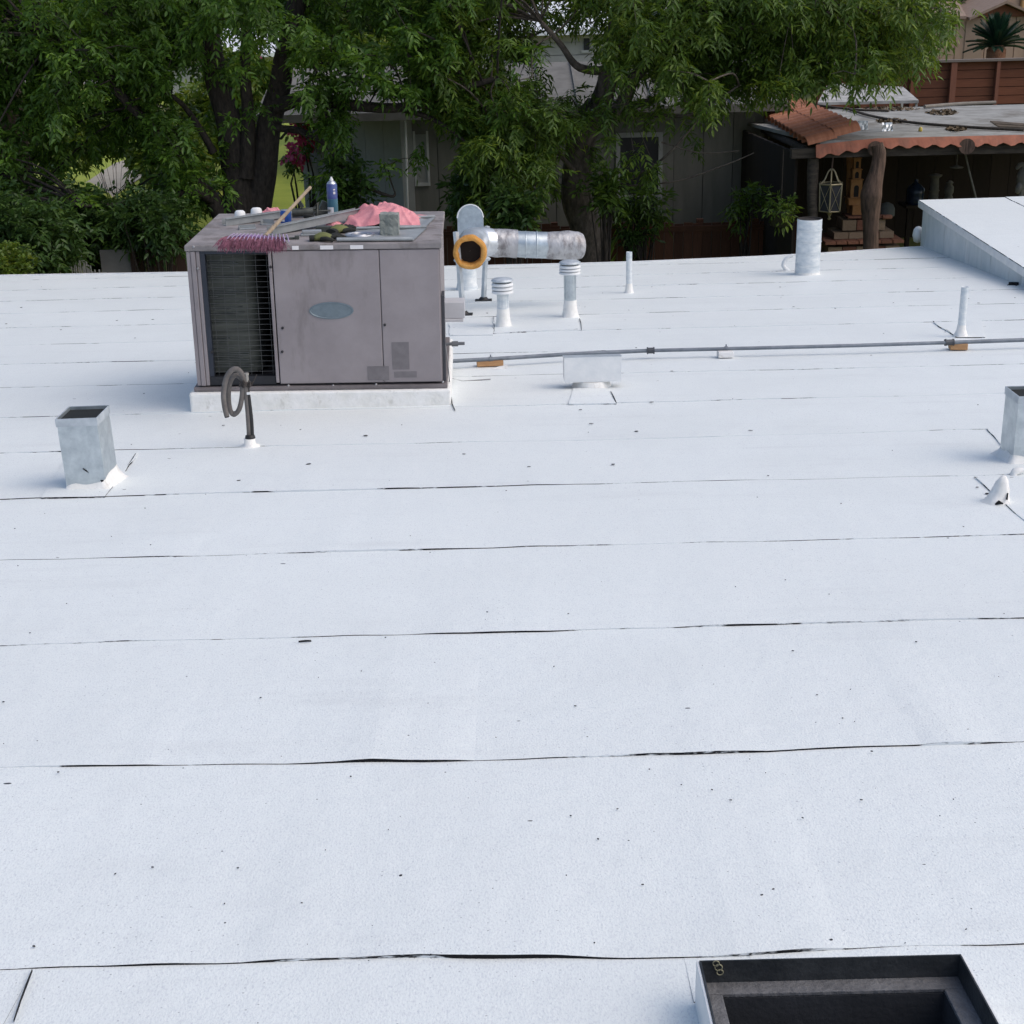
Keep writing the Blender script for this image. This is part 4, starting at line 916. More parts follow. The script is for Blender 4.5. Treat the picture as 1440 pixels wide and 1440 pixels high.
for k in range(n2):
    a = 2*PI*k/n2; w = 1 + .07*mn.noise((math.cos(a)*2, math.sin(a)*2, 3)); wi = 1+.14*mn.noise((math.cos(a)*2.3, math.sin(a)*2.3, 9))
    for r, y in ((o_r*w, .05), (o_r*w*1.03, -.015), (o_r*w*.93, -.05), (i_r*wi*1.03, -.045), (i_r*wi*.95, .03), (i_r*.96, .12)):
        v.append((r*math.cos(a), y, r*math.sin(a)))
f = []
for k in range(n2):
    a, b = 6*k, 6*((k+1) % n2)
    for q in range(5): f.append((a+q, a+q+1, b+q+1, b+q))
part('open_end', MB().add(v, f, T3(ctr + Vector((0, -.02, 0))), 0, True), [INSUL], du)
mb = MB(); mb.lathe([(.001, .02), (.097, .02)], 24, T3(ctr + Vector((0, .06, 0))) @ RX(PI/2), caps=False); part('throat', mb, [HOLE_SHADE], du)
ring_tube([dv(682, 341, 12.12), dv(705, 342, 12.14), dv(727, 343, 12.15)], [.112, .118, .122], DUCTWRAP, 'torn_wrap', rough=.07, seed=4)
ring_tube([dv(724, 343, 12.15), dv(745, 344, 12.15), dv(772, 345, 12.16)], [.110, .112, .112], GALV, 'duct_section', seg=32)
for px in (739, 755):
    c = dv(px, 344, 12.15); d = Vector((1, 0, -.02)); mb = MB(); mb.tube([c-d*.006, c-d*.002, c+d*.002, c+d*.006], [.1125, .1165, .1165, .1125], 28, 0, False); part('bead', mb, [GALV], du)
ring_tube([dv(769, 345, 12.16), dv(785, 345, 12.16), dv(800, 345, 12.17), dv(812, 345.5, 12.18), dv(817, 345.5, 12.19)], [.113, .119, .120, .119, .104], DUCTWRAP, 'end_elbow', rough=.06, seed=11, caps=True)
# upright hood behind
hc = dv(662, 332, 12.45); w2 = .112; mb = MB(); n2 = 18
arch = [(-w2, -.16)] + [(-w2*math.cos(PI*k/n2), .155+w2*math.sin(PI*k/n2)) for k in range(n2+1)] + [(w2, -.16)]
def extr(arch, y0_, y1_, M): 
    nn = len(arch); v = [(x, y0_, z) for x, z in arch] + [(x, y1_, z) for x, z in arch]
    return MB().add(v, [tuple(range(nn)), tuple(range(nn, 2*nn))[::-1]] + [(k, nn+k, nn+(k+1) % nn, (k+1) % nn) for k in range(nn)], M)
part('hood', extr(arch, 0, .2, T3(hc) @ RX(-.12)), [GALV], du)
rim = MB(); rim.tube([(x, -.002, z) for x, z in arch[1:-1]], .006, 8, 0, True, T3(hc) @ RX(-.12)); part('hood_rim', rim, [WHITE_METAL], du)
rb_ = R(657, 407); mb = MB(); mb.lathe([(.13, -.03), (.105, .01), (.095, .06), (.095, .24)], 24, T3(rb_ + Vector((0, .0, 0))), wob=.02); part('riser', mb, [PIPE_WHITE], du)
def strut(bp, tp, lab):
    b = R(*bp); t = V(*tp, b.y + .0); mb = MB(); mb.tube([b+Vector((0,0,.012)), t], .024, 4, 0, True, None, False); s = part('strut_leg', mb, [GALV_DULL], du)
    mb = MB(); mb.box((-.075, -.07, .003), (.075, .07, .010), T3(b) @ RX(-SLOPE)); mb.tube([b+Vector((0,0,.011)), b+Vector((0,0,.035))], [.05, .028], 10); part('foot', mb, [BLACKRUB], s)
strut((652, 443), (641, 326), ''); strut((680, 423), (685, 318), '')
mb = MB(); mb.tube([dv(640, 366, 11.85), dv(688, 364, 12.6)], .016, 4, 0, True, None, False); part('cross_strut', mb, [GALV_DULL], du)

# ------------------------------------------------------------------ open skylight curb at our feet
h_ = .10
c1, c2, c3, c4 = R(981, 1350, h_), R(1352, 1343, h_), R(1408, 1440, h_), R(1000, 1440, h_)
xa, xb, ya, yb = HXA, HXB, HYA, HYB
b = Vector((xa, ya, roofz(ya))); o = thing('roof_hatch_curb', b, 'open square black-lined hatch curb with white outer side', 'roof hatch')
def shear(p): return (p[0], p[1], p[2] - (p[1]-yb)*TS + roofz(yb))
def sbox(a, bb, m, name, par=o, bev=0):
    mb = MB(); mb.box(a, bb); mb.v = [shear(p) for p in mb.v]; return part(name, mb, [m], par, bev)
t = .003
for nm, a, bb in (('curb_wall', (xa-.002, yb-t, -.03), (xb+.002, yb, h_)), ('curb_wall', (xa-.002, ya, -.03), (xb+.002, ya+t, h_)), ('curb_wall', (xa-.002, ya+t, -.03), (xa+t, yb-t, h_)), ('curb_wall', (xb-t, ya+t, -.03), (xb+.002, yb-t, h_))): sbox(a, bb, WHITE_METAL, nm, bev=.001)
g = .0035
for a, bb in (((xa+g, yb-g-.003, h_-.045), (xb-g, yb-g, h_+.003)), ((xa+g, ya+g, h_-.045), (xb-g, ya+g+.003, h_+.003)), ((xa+g, ya+g+.0035, h_-.045), (xa+g+.003, yb-g-.0035, h_+.003)), ((xb-g-.003, ya+g+.0035, h_-.045), (xb-g, yb-g-.0035, h_+.003))): sbox(a, bb, SKYLIP, 'lip')
L2 = .042
for a, bb in (((xa+g, yb-L2, h_-.055), (xb-g, yb-g, h_-.046)), ((xa+g, ya+g, h_-.055), (xb-g, ya+L2, h_-.046)), ((xa+g, ya+L2+.001, h_-.055), (xa+L2, yb-L2-.001, h_-.046)), ((xb-L2, ya+L2+.001, h_-.055), (xb-g, yb-L2-.001, h_-.046))): sbox(a, bb, mat('dusty_ledge', (.10, .10, .105), .9, scale=20, col2=(.17, .17, .175), bump=.6), 'ledge', bev=.002)
for a, bb in (((xa+L2, yb-L2-.001, -.9), (xb-L2, yb-L2+.004, h_-.0555)), ((xa+L2, ya+L2-.004, -.9), (xb-L2, ya+L2, h_-.0555)), ((xa+L2-.004, ya+L2, -.9), (xa+L2, yb-L2, h_-.0555)), ((xb-L2, ya+L2, -.9), (xb-L2+.004, yb-L2, h_-.0555)), ((xa+L2, ya+L2, -.91), (xb-L2, yb-L2, -.901))): sbox(a, bb, SKYIN, 'shaft_lining')
mb = MB(); cm = V(1008, 1362, yb-g-.006)
for dx, dz, rr in ((-.002, .012, .006), (.003, .003, .007), (.006, -.008, .006)): mb.tube([cm+Vector((dx+rr*math.cos(q*PI/5), -.001, dz+rr*math.sin(q*PI/5))) for q in range(11)], .0012, 5)
part('paint_mark', mb, [CHALK], o)

# ------------------------------------------------------------------ neighbour's long house behind the trees
YH = 23.2; GZ = 1.2
def bigbox(name, a, b, m, par, bev=0): return part(name, MB().box(a, b), [m], par, bev)
cx0 = V(573, 200, YH).x; cx1 = V(1075, 200, YH).x; ev = V(700, 152, YH).z
hA = thing('grey_house', ((cx0+cx1)/2, YH, GZ), 'long beige-grey panelled house behind the red-brown fence', 'house')
bigbox('core_wall', (cx0+.03, YH+.03, GZ-.1), (cx1, YH+4, ev), mat('dim_wall_core', (.12, .115, .11), .9), hA)
wx0, wx1 = V(868, 200, YH).x, V(930, 200, YH).x; wz0, wz1 = V(900, 300, YH).z, V(900, 190, YH).z
x = cx0; i = 0
ub = unit_box(SIDING)
while x < cx1 - .05:
    w = min(.47, cx1-x)
    segs = [(GZ-.1, ev-.005)]
    if x < wx1 and x+w > wx0: segs = [(GZ-.1, wz0), (wz1, ev-.005)]
    for z0, z1 in segs: piece('siding_panel', ub, (x+w/2, YH+.012, (z0+z1)/2), (w-.014, .03, z1-z0), hA)
    if len(segs) > 1:
        if x < wx0: piece('siding_panel', ub, ((x+wx0)/2, YH+.012, (wz0+wz1)/2), (wx0-x-.004, .03, wz1-wz0-.01), hA)
        if x+w > wx1: piece('siding_panel', ub, ((x+w+wx1)/2, YH+.012, (wz0+wz1)/2), (x+w-wx1-.004, .03, wz1-wz0-.01), hA)
    x += w
wn_ = bigbox('window', (wx0+.03, YH-.004, wz0+.03), (wx1-.03, YH+.012, wz1-.03), SCREEN, hA)
for a, b in (((wx0-.02, YH-.04, wz0-.03), (wx0+.045, YH+.0, wz1+.04)), ((wx1-.045, YH-.04, wz0-.03), (wx1+.02, YH+.0, wz1+.04)), ((wx0+.046, YH-.038, wz1-.03), (wx1-.046, YH+.0, wz1+.04)), ((wx0+.046, YH-.038, wz0-.03), (wx1-.046, YH+.0, wz0+.03)), ((wx0+.046, YH-.03, wz0+.26), (wx1-.046, YH-.006, wz0+.30))): bigbox('window_frame', a, b, TRIM, wn_)
# corner window and recessed left wing
bigbox('corner_trim', (cx0-.10, YH-.045, GZ), (cx0+.08, YH-.005, ev-.01), TRIM, hA)
k0 = V(548, 200, YH+.6); wl = V(425, 200, YH+3.4)
mb = MB(); p, q = Vector((cx0-.06, YH+.02, 0)), Vector((wl.x, YH+3.4, 0)); d = (q-p).normalized(); nrm = Vector((d.y, -d.x, 0))
def wingbox(u0, u1, z0, z1, t0, t1, name, m, par=None):
    mb = MB(); v = []
    for z in (z0, z1):
        for u, t in ((u0, t0), (u1, t0), (u1, t1), (u0, t1)):
            pt = p + d*u + nrm*t; v.append((pt.x, pt.y, z))
    mb.add(v, [(0,3,2,1),(4,5,6,7),(0,1,5,4),(1,2,6,5),(2,3,7,6),(3,0,4,7)]); return part(name, mb, [m], par or hA)
LL = (q-p).length
for i in range(6): wingbox(LL*i/6+.006, LL*(i+1)/6-.006, GZ-.1, ev-.01, -.03, .0, 'siding_panel', mat('blue_grey_siding', (.27, .275, .285), .8, var=.06))
zW0, zW1 = V(560, 262, YH).z, V(560, 185, YH).z
for (u0, u1) in ((.12, .50),):
    wv = wingbox(u0+.05, u1-.05, zW0+.05, zW1-.05, .001, .012, 'window', mat('pale_blind', (.30, .30, .29), .6, scale=2, col2=(.40, .40, .38)))
    for a in ((u0, u0+.05, zW0, zW1), (u1-.05, u1, zW0, zW1), (u0+.051, u1-.051, zW1-.05, zW1), (u0+.051, u1-.051, zW0, zW0+.05), (u0+.051, u1-.051, zW0+.32, zW0+.36)): wingbox(*a, .001, .04, 'window_frame', mat('white_window_frame', (.62, .62, .60), .5), wv)
ww = bigbox('window', (cx0+.12, YH-.012, zW0+.05), (cx0+.30, YH-.004, zW1-.05), mat('pale_blind', (.3,.3,.3)), hA)
for a, b in (((cx0+.09, YH-.04, zW0), (cx0+.125, YH-.005, zW1)), ((cx0+.30, YH-.04, zW0), (cx0+.335, YH-.005, zW1)), ((cx0+.126, YH-.038, zW0), (cx0+.299, YH-.013, zW0+.05)), ((cx0+.126, YH-.038, zW0+.32), (cx0+.299, YH-.013, zW0+.36))): bigbox('window_frame', a, b, MATS['white_window_frame'], ww)
mb = MB(); a0 = V(574, 284, YH-.2); mb.tube([V(574, 330, YH-.2), V(571, 200, YH-.2), V(570, 150, YH-.18)], .018, 8); part('downpipe', mb, [WHITE_METAL], hA)
# low pitched roof
mb = MB(); e0, e1 = YH-.35, YH+2.3; rz0, rz1 = ev, ev+.55; xl, xr = wl.x-.2, cx1+.3
mb.add([(xl, e0, rz0), (xr, e0, rz0), (xr, e1, rz1), (xl, e1, rz1), (xl, e1+2.6, rz0), (xr, e1+2.6, rz0), (xl, e0, rz0-.12), (xr, e0, rz0-.12), (xr, e1+2.6, rz0-.12), (xl, e1+2.6, rz0-.12)],
       [(0,1,2,3), (3,2,5,4), (6,7,1,0), (7,8,5,2,1), (8,9,4,5), (9,6,0,3,4), (6,9,8,7)]); rfA = part('roof', mb, [mat('pale_house_roof', (.15, .147, .14), .98, scale=3, col2=(.22, .215, .205), spec=.05)], hA)
for i in range(14):
    xx = xl + .3 + i*(xr-xl-.6)/13; mb = MB(); mb.add([(xx-.02, e0+.01, rz0+.004), (xx+.02, e0+.01, rz0+.004), (xx+.02, e1, rz1+.004), (xx-.02, e1, rz1+.004), (xx-.02, e0+.01, rz0+.04), (xx+.02, e0+.01, rz0+.04), (xx+.02, e1, rz1+.04), (xx-.02, e1, rz1+.04)], [(0,1,5,4),(1,2,6,5),(2,3,7,6),(3,0,4,7),(4,5,6,7)]); part('roof_seam', mb, [MATS['pale_house_roof']], rfA)

# ------------------------------------------------------------------ houses further up
def far_house(px0, px1, pyt, pyb, Y, roof_top_py, wallm, roofm, label, win=(), depth=5):
    a, b = V(px0, pyb, Y), V(px1, pyb, Y); zt_ = V((px0+px1)/2, pyt, Y).z; gz = min(terrain_z(a.x, Y), terrain_z(b.x, Y)) - .2
    o = thing('far_house', ((a.x+b.x)/2, Y, gz), label, 'house', 'houses up the slope')
    n = max(3, int((zt_-gz)/.28))
    for i in range(n): bigbox('wall_board', (a.x, Y+.012*(i % 1), gz+(zt_-gz)*i/n), (b.x, Y+.2, gz+(zt_-gz)*(i+1)/n-.02), wallm, o)
    bigbox('wall', (a.x+.03, Y+.03, gz), (b.x-.03, Y+depth, zt_-.01), wallm, o)
    rt = V((px0+px1)/2, roof_top_py, Y).z + .15
    mb = MB(); mb.add([(a.x-.3, Y-.4, zt_), (b.x+.3, Y-.4, zt_), (b.x+.3, Y+depth/2, rt), (a.x-.3, Y+depth/2, rt), (a.x-.3, Y+depth+.4, zt_), (b.x+.3, Y+depth+.4, zt_), (a.x-.3, Y-.4, zt_-.12), (b.x+.3, Y-.4, zt_-.12), (b.x+.3, Y+depth+.4, zt_-.12), (a.x-.3, Y+depth+.4, zt_-.12)], [(0,1,2,3), (3,2,5,4), (6,7,1,0), (7,8,5,2,1), (8,9,4,5), (9,6,0,3,4), (6,9,8,7)])
    part('roof', mb, [roofm], o)
    for (wx, wy, ww_, wh) in win:
        c0, c1 = V(wx-ww_/2, wy+wh/2, Y-.01), V(wx+ww_/2, wy-wh/2, Y-.01)
        w = bigbox('window', (c0.x, Y-.03, c0.z), (c1.x, Y-.006, c1.z), SCREEN, o); bigbox('window_frame', (c0.x-.06, Y-.045, c0.z-.06), (c1.x+.06, Y-.031, c0.z), TRIM, w); bigbox('window_frame', (c0.x-.06, Y-.045, c1.z), (c1.x+.06, Y-.031, c1.z+.06), TRIM, w)
far_house(655, 850, 42, 130, 36, 14, SIDING2, WHITEROOF, 'pale clapboard house with bright white roof glimpsed through the leaves', [(825, 62, 8, 17), (735, 75, 26, 26)])
far_house(230, 420, 75, 150, 48, 50, SIDING2, WHITEROOF, 'small pale house far up the slope behind the dark trunks', [(300, 105, 20, 24), (370, 105, 20, 24)])
far_house(950, 1130, 30, 100, 46, 8, SIDING2, ROOFGREY, 'distant grey-roofed house behind the right-hand foliage', [(1040, 66, 22, 22)])
far_house(20, 150, 120, 190, 52, 95, TANWALL, ROOFGREY, 'distant tan house behind the left-hand foliage', [(85, 150, 20, 20)])

# ------------------------------------------------------------------ red-brown board fence in front of the grey house
def board_fence(p0, p1, ztop, zbot, bw, m, label, cap=True, grp=None):
    o = thing('board_fence', ((p0[0]+p1[0])/2, (p0[1]+p1[1])/2, zbot), label, 'fence'); d = Vector((p1[0]-p0[0], p1[1]-p0[1], 0)); L = d.length; ang = math.atan2(d.y, d.x); d.normalize(); n = int(L/bw); me = unit_box(m)
    for i in range(n):
        u = (i+.5)*L/n; zt_ = ztop + rnd.uniform(-.03, .03); piece('board', me, (p0[0]+d.x*u, p0[1]+d.y*u, (zt_+zbot)/2), (L/n-.008, .022, zt_-zbot), o, ang, rnd.uniform(-.006, .006))
    for i in range(0, int(L/2.2)+1):
        u = min(L-.05, i*2.2); piece('post', me, (p0[0]+d.x*u, p0[1]+d.y*u+.07, (ztop+zbot)/2), (.1, .1, ztop-zbot+.06), o, ang)
    if cap: piece('rail', me, ((p0[0]+p1[0])/2, (p0[1]+p1[1])/2-.03, ztop-.10), (L, .03, .09), o, ang)
    return o
fz = V(800, 316, 21.6).z
board_fence((V(575, 330, 21.6).x, 21.6), (V(1120, 330, 21.6).x, 21.6), fz, 1.1, .14, FENCE, 'dark red-brown board fence below the grey house wall')
g0, g1 = V(190, 370, 18.9), V(262, 370, 18.9)
board_fence((g0.x, 18.9), (g1.x+1.5, 18.9), V(220, 330, 18.9).z, 1.1, .13, mat('dark_fence_board', (.040, .022, .016), .9, scale=4, col2=(.075, .042, .030), stretch=(5, 5, 1), orand=.3), 'short dark fence behind the left corner of the air conditioner')
# grey panel and white pickets at the left
a, b = V(140, 352, 18.3), V(187, 388, 18.3)
o = thing('grey_board_panel', (a.x+.2, 18.3, 1.1), 'plain weathered grey panel beside the white pickets', 'panel'); bigbox('panel', (a.x, 18.29, 1.1), (b.x, 18.33, a.z), mat('weathered_grey', (.16, .15, .14), .9, scale=3, col2=(.22, .21, .195)), o); bigbox('post', (b.x+.001, 18.26, 1.1), (b.x+.05, 18.36, a.z+.05), mat('dark_fence_board', (0,0,0)), o)
o = thing('picket_fence', (V(120, 380, 18.2).x, 18.2, 1.1), 'little white pickets with tops cut in an arch', 'fence')
me = unit_box(mat('chalky_white', (.42, .42, .40), .8, var=.1))
for i in range(17):
    px = 93 + i*3.1; t = i/16; py = 383 - 21*math.sin(PI*min(1, t*1.15+.12)) - (4 if i % 2 else 0); p_ = V(px, py, 18.2); piece('picket', me, (p_.x, 18.2, (p_.z+1.1)/2), (.016, .012, p_.z-1.1), o)
for zz in (1.5, V(110, 386, 18.2).z): piece('rail', me, ((V(93,380,18.2).x+V(143,380,18.2).x)/2, 18.214, zz), (.56, .014, .03), o)

# ------------------------------------------------------------------ patio cover with log post
YP = 19.8
zb_ = V(1300, 204, YP).z; px0_ = V(1152, 204, YP).x; px1_ = px0_ + 6.5; YB = YP + 6.0
pc = thing('patio_cover', ((px0_+px1_)/2, YP, GZ), 'dark open patio under a pale roof trimmed with red clay tile', 'patio')
roof_z1 = V(1300, 150, YB).z
rzf = zb_ + .10
pr = MB(); pr.add([(px0_, YP-.06, rzf), (px1_, YP-.06, rzf), (px1_, YB, roof_z1), (px0_-.72, YB, roof_z1), (px0_, YP-.06, rzf-.05), (px1_, YP-.06, rzf-.05), (px1_, YB, roof_z1-.05), (px0_-.72, YB, roof_z1-.05)], [(0,1,2,3),(4,7,6,5),(0,4,5,1),(1,5,6,2),(2,6,7,3),(3,7,4,0)])
proof = part('roof', pr, [PATIO_ROOF], pc)
# corrugated clay trim along the front
n2 = 130; v = []; f = []
for i in range(n2+1):
    x = px0_-.06 + (px1_-px0_+.06)*i/n2; s_ = .5+.5*math.sin(2*PI*x/.235); dz = -.05*max(0, .02-(x-px0_)*.0)
    lo = rzf - .080 - .045*s_ + (.03 if x < px0_+.5 else 0)*0; tilt = -.10*max(0, 1-(x-px0_)/.75)
    for y, z in ((YP-.075, rzf+.014+tilt*.6), (YP-.115-.03*s_, lo+tilt), (YP-.10-.03*s_, lo-.006+tilt), (YP-.062, rzf-.01+tilt*.6)): v.append((x, y, z))
for i in range(n2):
    a = 4*i; b = a+4
    for q in range(4): f.append((a+q, b+q, b+(q+1) % 4, a+(q+1) % 4))
part('tile_trim', MB().add(v, f, None, 0, False), [TERRA2], pc)
bigbox('beam', (V(1113, 215, YP).x, YP-.02, zb_-.135), (px1_, YP+.12, zb_-.005), BEAM, pc)
for i in range(12):
    px = 1135 + i*38; xx = V(px, 210, YP).x
    if xx < px1_ and i not in (2, 3): part('rafter_end', MB().tube([(xx, YP+.13, zb_-.03), (xx, YP+5.8, roof_z1-.12)], .05, 7), [BEAM], pc)
def lumpy(pts, rads, m, name, par, seed, seg=14):
    base = MB(); base.tube(spline(pts, 7), [np.interp(i/(7*(len(pts)-1)), np.linspace(0, 1, len(rads)), rads) for i in range(7*(len(pts)-1)+1)], seg)
    for i, q in enumerate(base.v): base.v[i] = (q[0]+.022*mn.noise((q[0]*5, q[1]*5+seed, q[2]*2.2))+.01*mn.noise((q[0]*16, q[1]*16, q[2]*4)), q[1]+.022*mn.noise((q[1]*5, q[0]*5, q[2]*2.2+seed)), q[2])
    return part(name, base, [m], par)
yp = YP-.15
lumpy([V(1224, 420, yp), V(1225, 345, yp), V(1224, 310, yp), V(1226, 275, yp), V(1229, 255, yp), V(1236, 220, yp), V(1233, 203, yp)], [.13, .105, .10, .145, .125, .085, .08], LOG, 'log_post', pc, 2)
part('log_end', MB().tube([V(1231, 209, yp), V(1228, 207, yp+.5)], [.10, .10], 12), [LOG], pc)
part('log_end', MB().tube([V(1360, 206, YP-.16), V(1360, 205, YP+.4)], [.105, .10], 14), [LOG], pc)
lumpy([V(1144, 420, YP+.1), V(1143, 300, YP+.1), V(1144, 222, YP+.1)], [.07, .07, .07], BEAM, 'post', pc, 5)
# dark plank walls at back and left
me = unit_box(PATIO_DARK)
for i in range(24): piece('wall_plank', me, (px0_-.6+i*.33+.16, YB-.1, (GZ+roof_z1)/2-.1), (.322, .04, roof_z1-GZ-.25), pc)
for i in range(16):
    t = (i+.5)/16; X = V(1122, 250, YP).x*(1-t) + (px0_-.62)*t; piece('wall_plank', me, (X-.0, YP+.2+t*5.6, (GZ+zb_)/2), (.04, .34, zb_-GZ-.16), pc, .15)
# clay barrel tiles along the left slope
tiles = MB(); r_ = .060; n2 = 8; v = []
for j, (xx, rr) in enumerate(((0, r_), (1, r_*1.08))):
    for k in range(n2+1): v.append((xx, -rr*math.cos(PI*k/n2), rr*1.05*math.sin(PI*k/n2)))
    for k in range(n2+1): v.append((xx, -(rr-.012)*math.cos(PI*k/n2), (rr-.012)*1.05*math.sin(PI*k/n2)))
nn = 2*(n2+1); f = []
for k in range(n2): f += [(k, k+1, nn+k+1, nn+k), (n2+1+k, nn+n2+1+k, nn+n2+2+k, n2+2+k), (k, n2+1+k, n2+2+k, k+1), (nn+k, nn+k+1, nn+n2+2+k, nn+n2+1+k)]
f += [(0, nn, nn+n2+1, n2+1), (n2, 2*n2+1, nn+2*n2+1, nn+n2)]
tm = MB().add(v, f).mesh('tile', TERRA)
lo0, lo1 = V(1132, 203, YP+.05), V(1052, 152, YP+5.4); hi0, hi1 = V(1205, 184, YP+.10), V(1110, 142, YP+5.4)
NT = 17
for i in range(NT):
    t = i/(NT-1); a = lo0.lerp(lo1, t); b = hi0.lerp(hi1, t); m_ = a.lerp(b, .52)
    for (s0, s1, up) in ((a, m_+(b-a)*.03, 0.0), (m_, b, .018)):
        d = s1-s0; o_ = piece('roof_tile', tm, s0+Vector((0, 0, up+rnd.uniform(-.006, .006))), (d.length, 2.75, 1.75), pc, math.atan2(d.y, d.x)+rnd.uniform(-.02, .02), -math.atan2(d.z, math.hypot(d.x, d.y)))
# clutter on the patio roof
def roof_pt(px, py, dz=0):
    pa_ = Vector((px0_, YP-.06, rzf)); nrm_ = Vector((0, -(roof_z1-rzf), YB-YP)).normalized(); return hit(px, py, pa_+nrm_*dz, nrm_)
for (px, py, w, h, lab) in ((1248, 185, .15, .12, 'shiny foil scrap on the patio roof'), (1214, 183, .14, .13, 'dark crumpled foil scrap beside the clay tiles')):
    q = roof_pt(px, py); mb = MB(); v = []
    for j in range(5):
        for i in range(6): v.append((w*(i/5-.5), .02*mn.noise((i*.9, j*.9, px)) + .05*(j/4), max(.004, h*j/4 + .02*mn.noise((i, j, px+3)))))
    f = [(j*6+i, j*6+i+1, (j+1)*6+i+1, (j+1)*6+i) for j in range(4) for i in range(5)]
    v2 = [(x, y+.006, z) for x, y, z in v]; f2 = [tuple(reversed([30+k for k in g])) for g in f]; mb.add(v+v2, f+f2, T3(q)); solo('foil_scrap', mb, [FOIL if px > 1230 else GALV_DULL], q, lab, 'scrap')
q = roof_pt(1294, 185); mb = MB(); mb.lathe([(.02, .003), (.03, .01), (.026, .05), (.012, .065)], 10, T3(q) @ RX(.2)); solo('yellow_cup', mb, [mat('yellow_plastic', (.55, .42, .08), .5)], q, 'tiny yellow cup on the patio roof', 'cup')
for pts, r0, lab in (([(1190, 152), (1225, 163), (1280, 172), (1350, 178), (1440, 183)], .022, 'long bare branch lying across the patio roof'), ([(1150, 148), (1200, 154), (1250, 156)], .02, 'crooked stick at the back of the patio roof'), ([(1300, 150), (1350, 146), (1400, 144)], .03, 'pale pole along the back edge of the patio roof')):
    P_ = [roof_pt(px, py, r0+.01) for px, py in pts]; solo('fallen_branch', MB().tube(spline(P_, 5), r0, 7), [BEAM if r0 < .03 else mat('pale_pole', (.20, .18, .155), .9)], P_[0], lab, 'branch', 'branches on the patio roof')
for i in range(7):
    a_ = roof_pt(1393+i*2, 171+i*1.3, .02+.012*(i % 3)); b_ = roof_pt(1460+i*5, 176+i*1.2, .02+.012*(i % 3)); solo('loose_lath', MB().tube([a_, b_], .014, 5), [mat('pale_lath', (.22, .17, .125), .9, var=.3)], a_, 'thin pale lath in the bundle on the patio roof', 'lath', 'bundle of laths on the patio roof')
for (px, py, rx_, ry_) in ((1325, 158, 22, 3.5), (1255, 170, 22, 3), (1345, 181, 14, 2.5), (1252, 153, 40, 2.5)):
    v = []; f = []; q0 = roof_pt(px, py)
    for i in range(150):
        a_ = rnd.uniform(0, 2*PI); r2 = math.sqrt(rnd.random()); q = roof_pt(px+rx_*r2*math.cos(a_), py+ry_*r2*math.sin(a_), .01+.05*(1-r2)*rnd.random()); o_ = len(v); L_ = .05; e1_ = Vector((rnd.gauss(0, 1), rnd.gauss(0, 1), rnd.gauss(0, .4))).normalized()*L_; e2_ = Vector((rnd.gauss(0, 1), rnd.gauss(0, 1), rnd.gauss(0, .4))).normalized()*L_*.5
        v += [q-e1_, q+e2_, q+e1_, q-e2_]; f.append((o_, o_+1, o_+2, o_+3))
    so = link('leaf_litter', MB().add(v, f).mesh('leaf_litter', DEBRIS, q0), None, 0, q0); so['kind'] = 'stuff'; so['label'] = 'heap of dry leaves on the patio roof'; so['category'] = 'leaf litter'
# hanging lantern
lc = V(1168, 270, YP+.1); la = thing('hanging_lantern', lc, 'six-sided brass and glass lantern hanging from the patio beam', 'lantern')
rl, z0, z1 = .170, V(1168, 296, YP+.1).z, V(1168, 258, YP+.1).z
hexp = lambda r, z, a0=.28: [Vector((lc.x+r*math.cos(a0+k*PI/3), lc.y+r*math.sin(a0+k*PI/3), z)) for k in range(6)]
lo_, hi_ = hexp(rl*.92, z0), hexp(rl, z1)
for k in range(6):
    a, b, c, d = lo_[k], lo_[(k+1) % 6], hi_[(k+1) % 6], hi_[k]
    part('glass_pane', MB().add([a, b, c, d] + [p_+(Vector((lc.x, lc.y, p_.z))-p_)*.03 for p_ in (a, b, c, d)], [(0,1,2,3), (7,6,5,4), (0,4,5,1), (1,5,6,2), (2,6,7,3), (3,7,4,0)]), [LGLASS], la)
    part('corner_bar', MB().tube([a, d], .012, 6), [BRASS], la); part('rim_bar', MB().tube([a, b], .010, 6), [BRASS], la); part('rim_bar', MB().tube([d, c], .014, 6), [BRASS], la)
    out = ((a+c)/2 - Vector((lc.x, lc.y, (a.z+c.z)/2))).normalized()*.008
    for e, g_ in ((a, c), (b, d)): part('lattice', MB().tube([e+out, g_+out], .004, 5), [BRASS], la)
    tip = Vector((lc.x, lc.y, z1+.20)); part('crown_arm', MB().tube(spline([d, d.lerp(tip, .35)+Vector((0,0,-.03)), d.lerp(tip, .7)+Vector((0,0,.02)), tip]), .010, 6), [BRASS], la)
part('chain', MB().tube([Vector((lc.x, lc.y, z1+.19)), Vector((lc.x+.01, lc.y, zb_-.12))], .011, 6), [mat('rusty_chain', (.12, .075, .06), .8)], la)
part('finial', MB().lathe([(.05, z0-.012), (.03, z0-.05), (.012, z0-.09), (.03, z0-.115), (.002, z0-.13)], 12, T3((lc.x, lc.y, 0))), [BRASS], la)
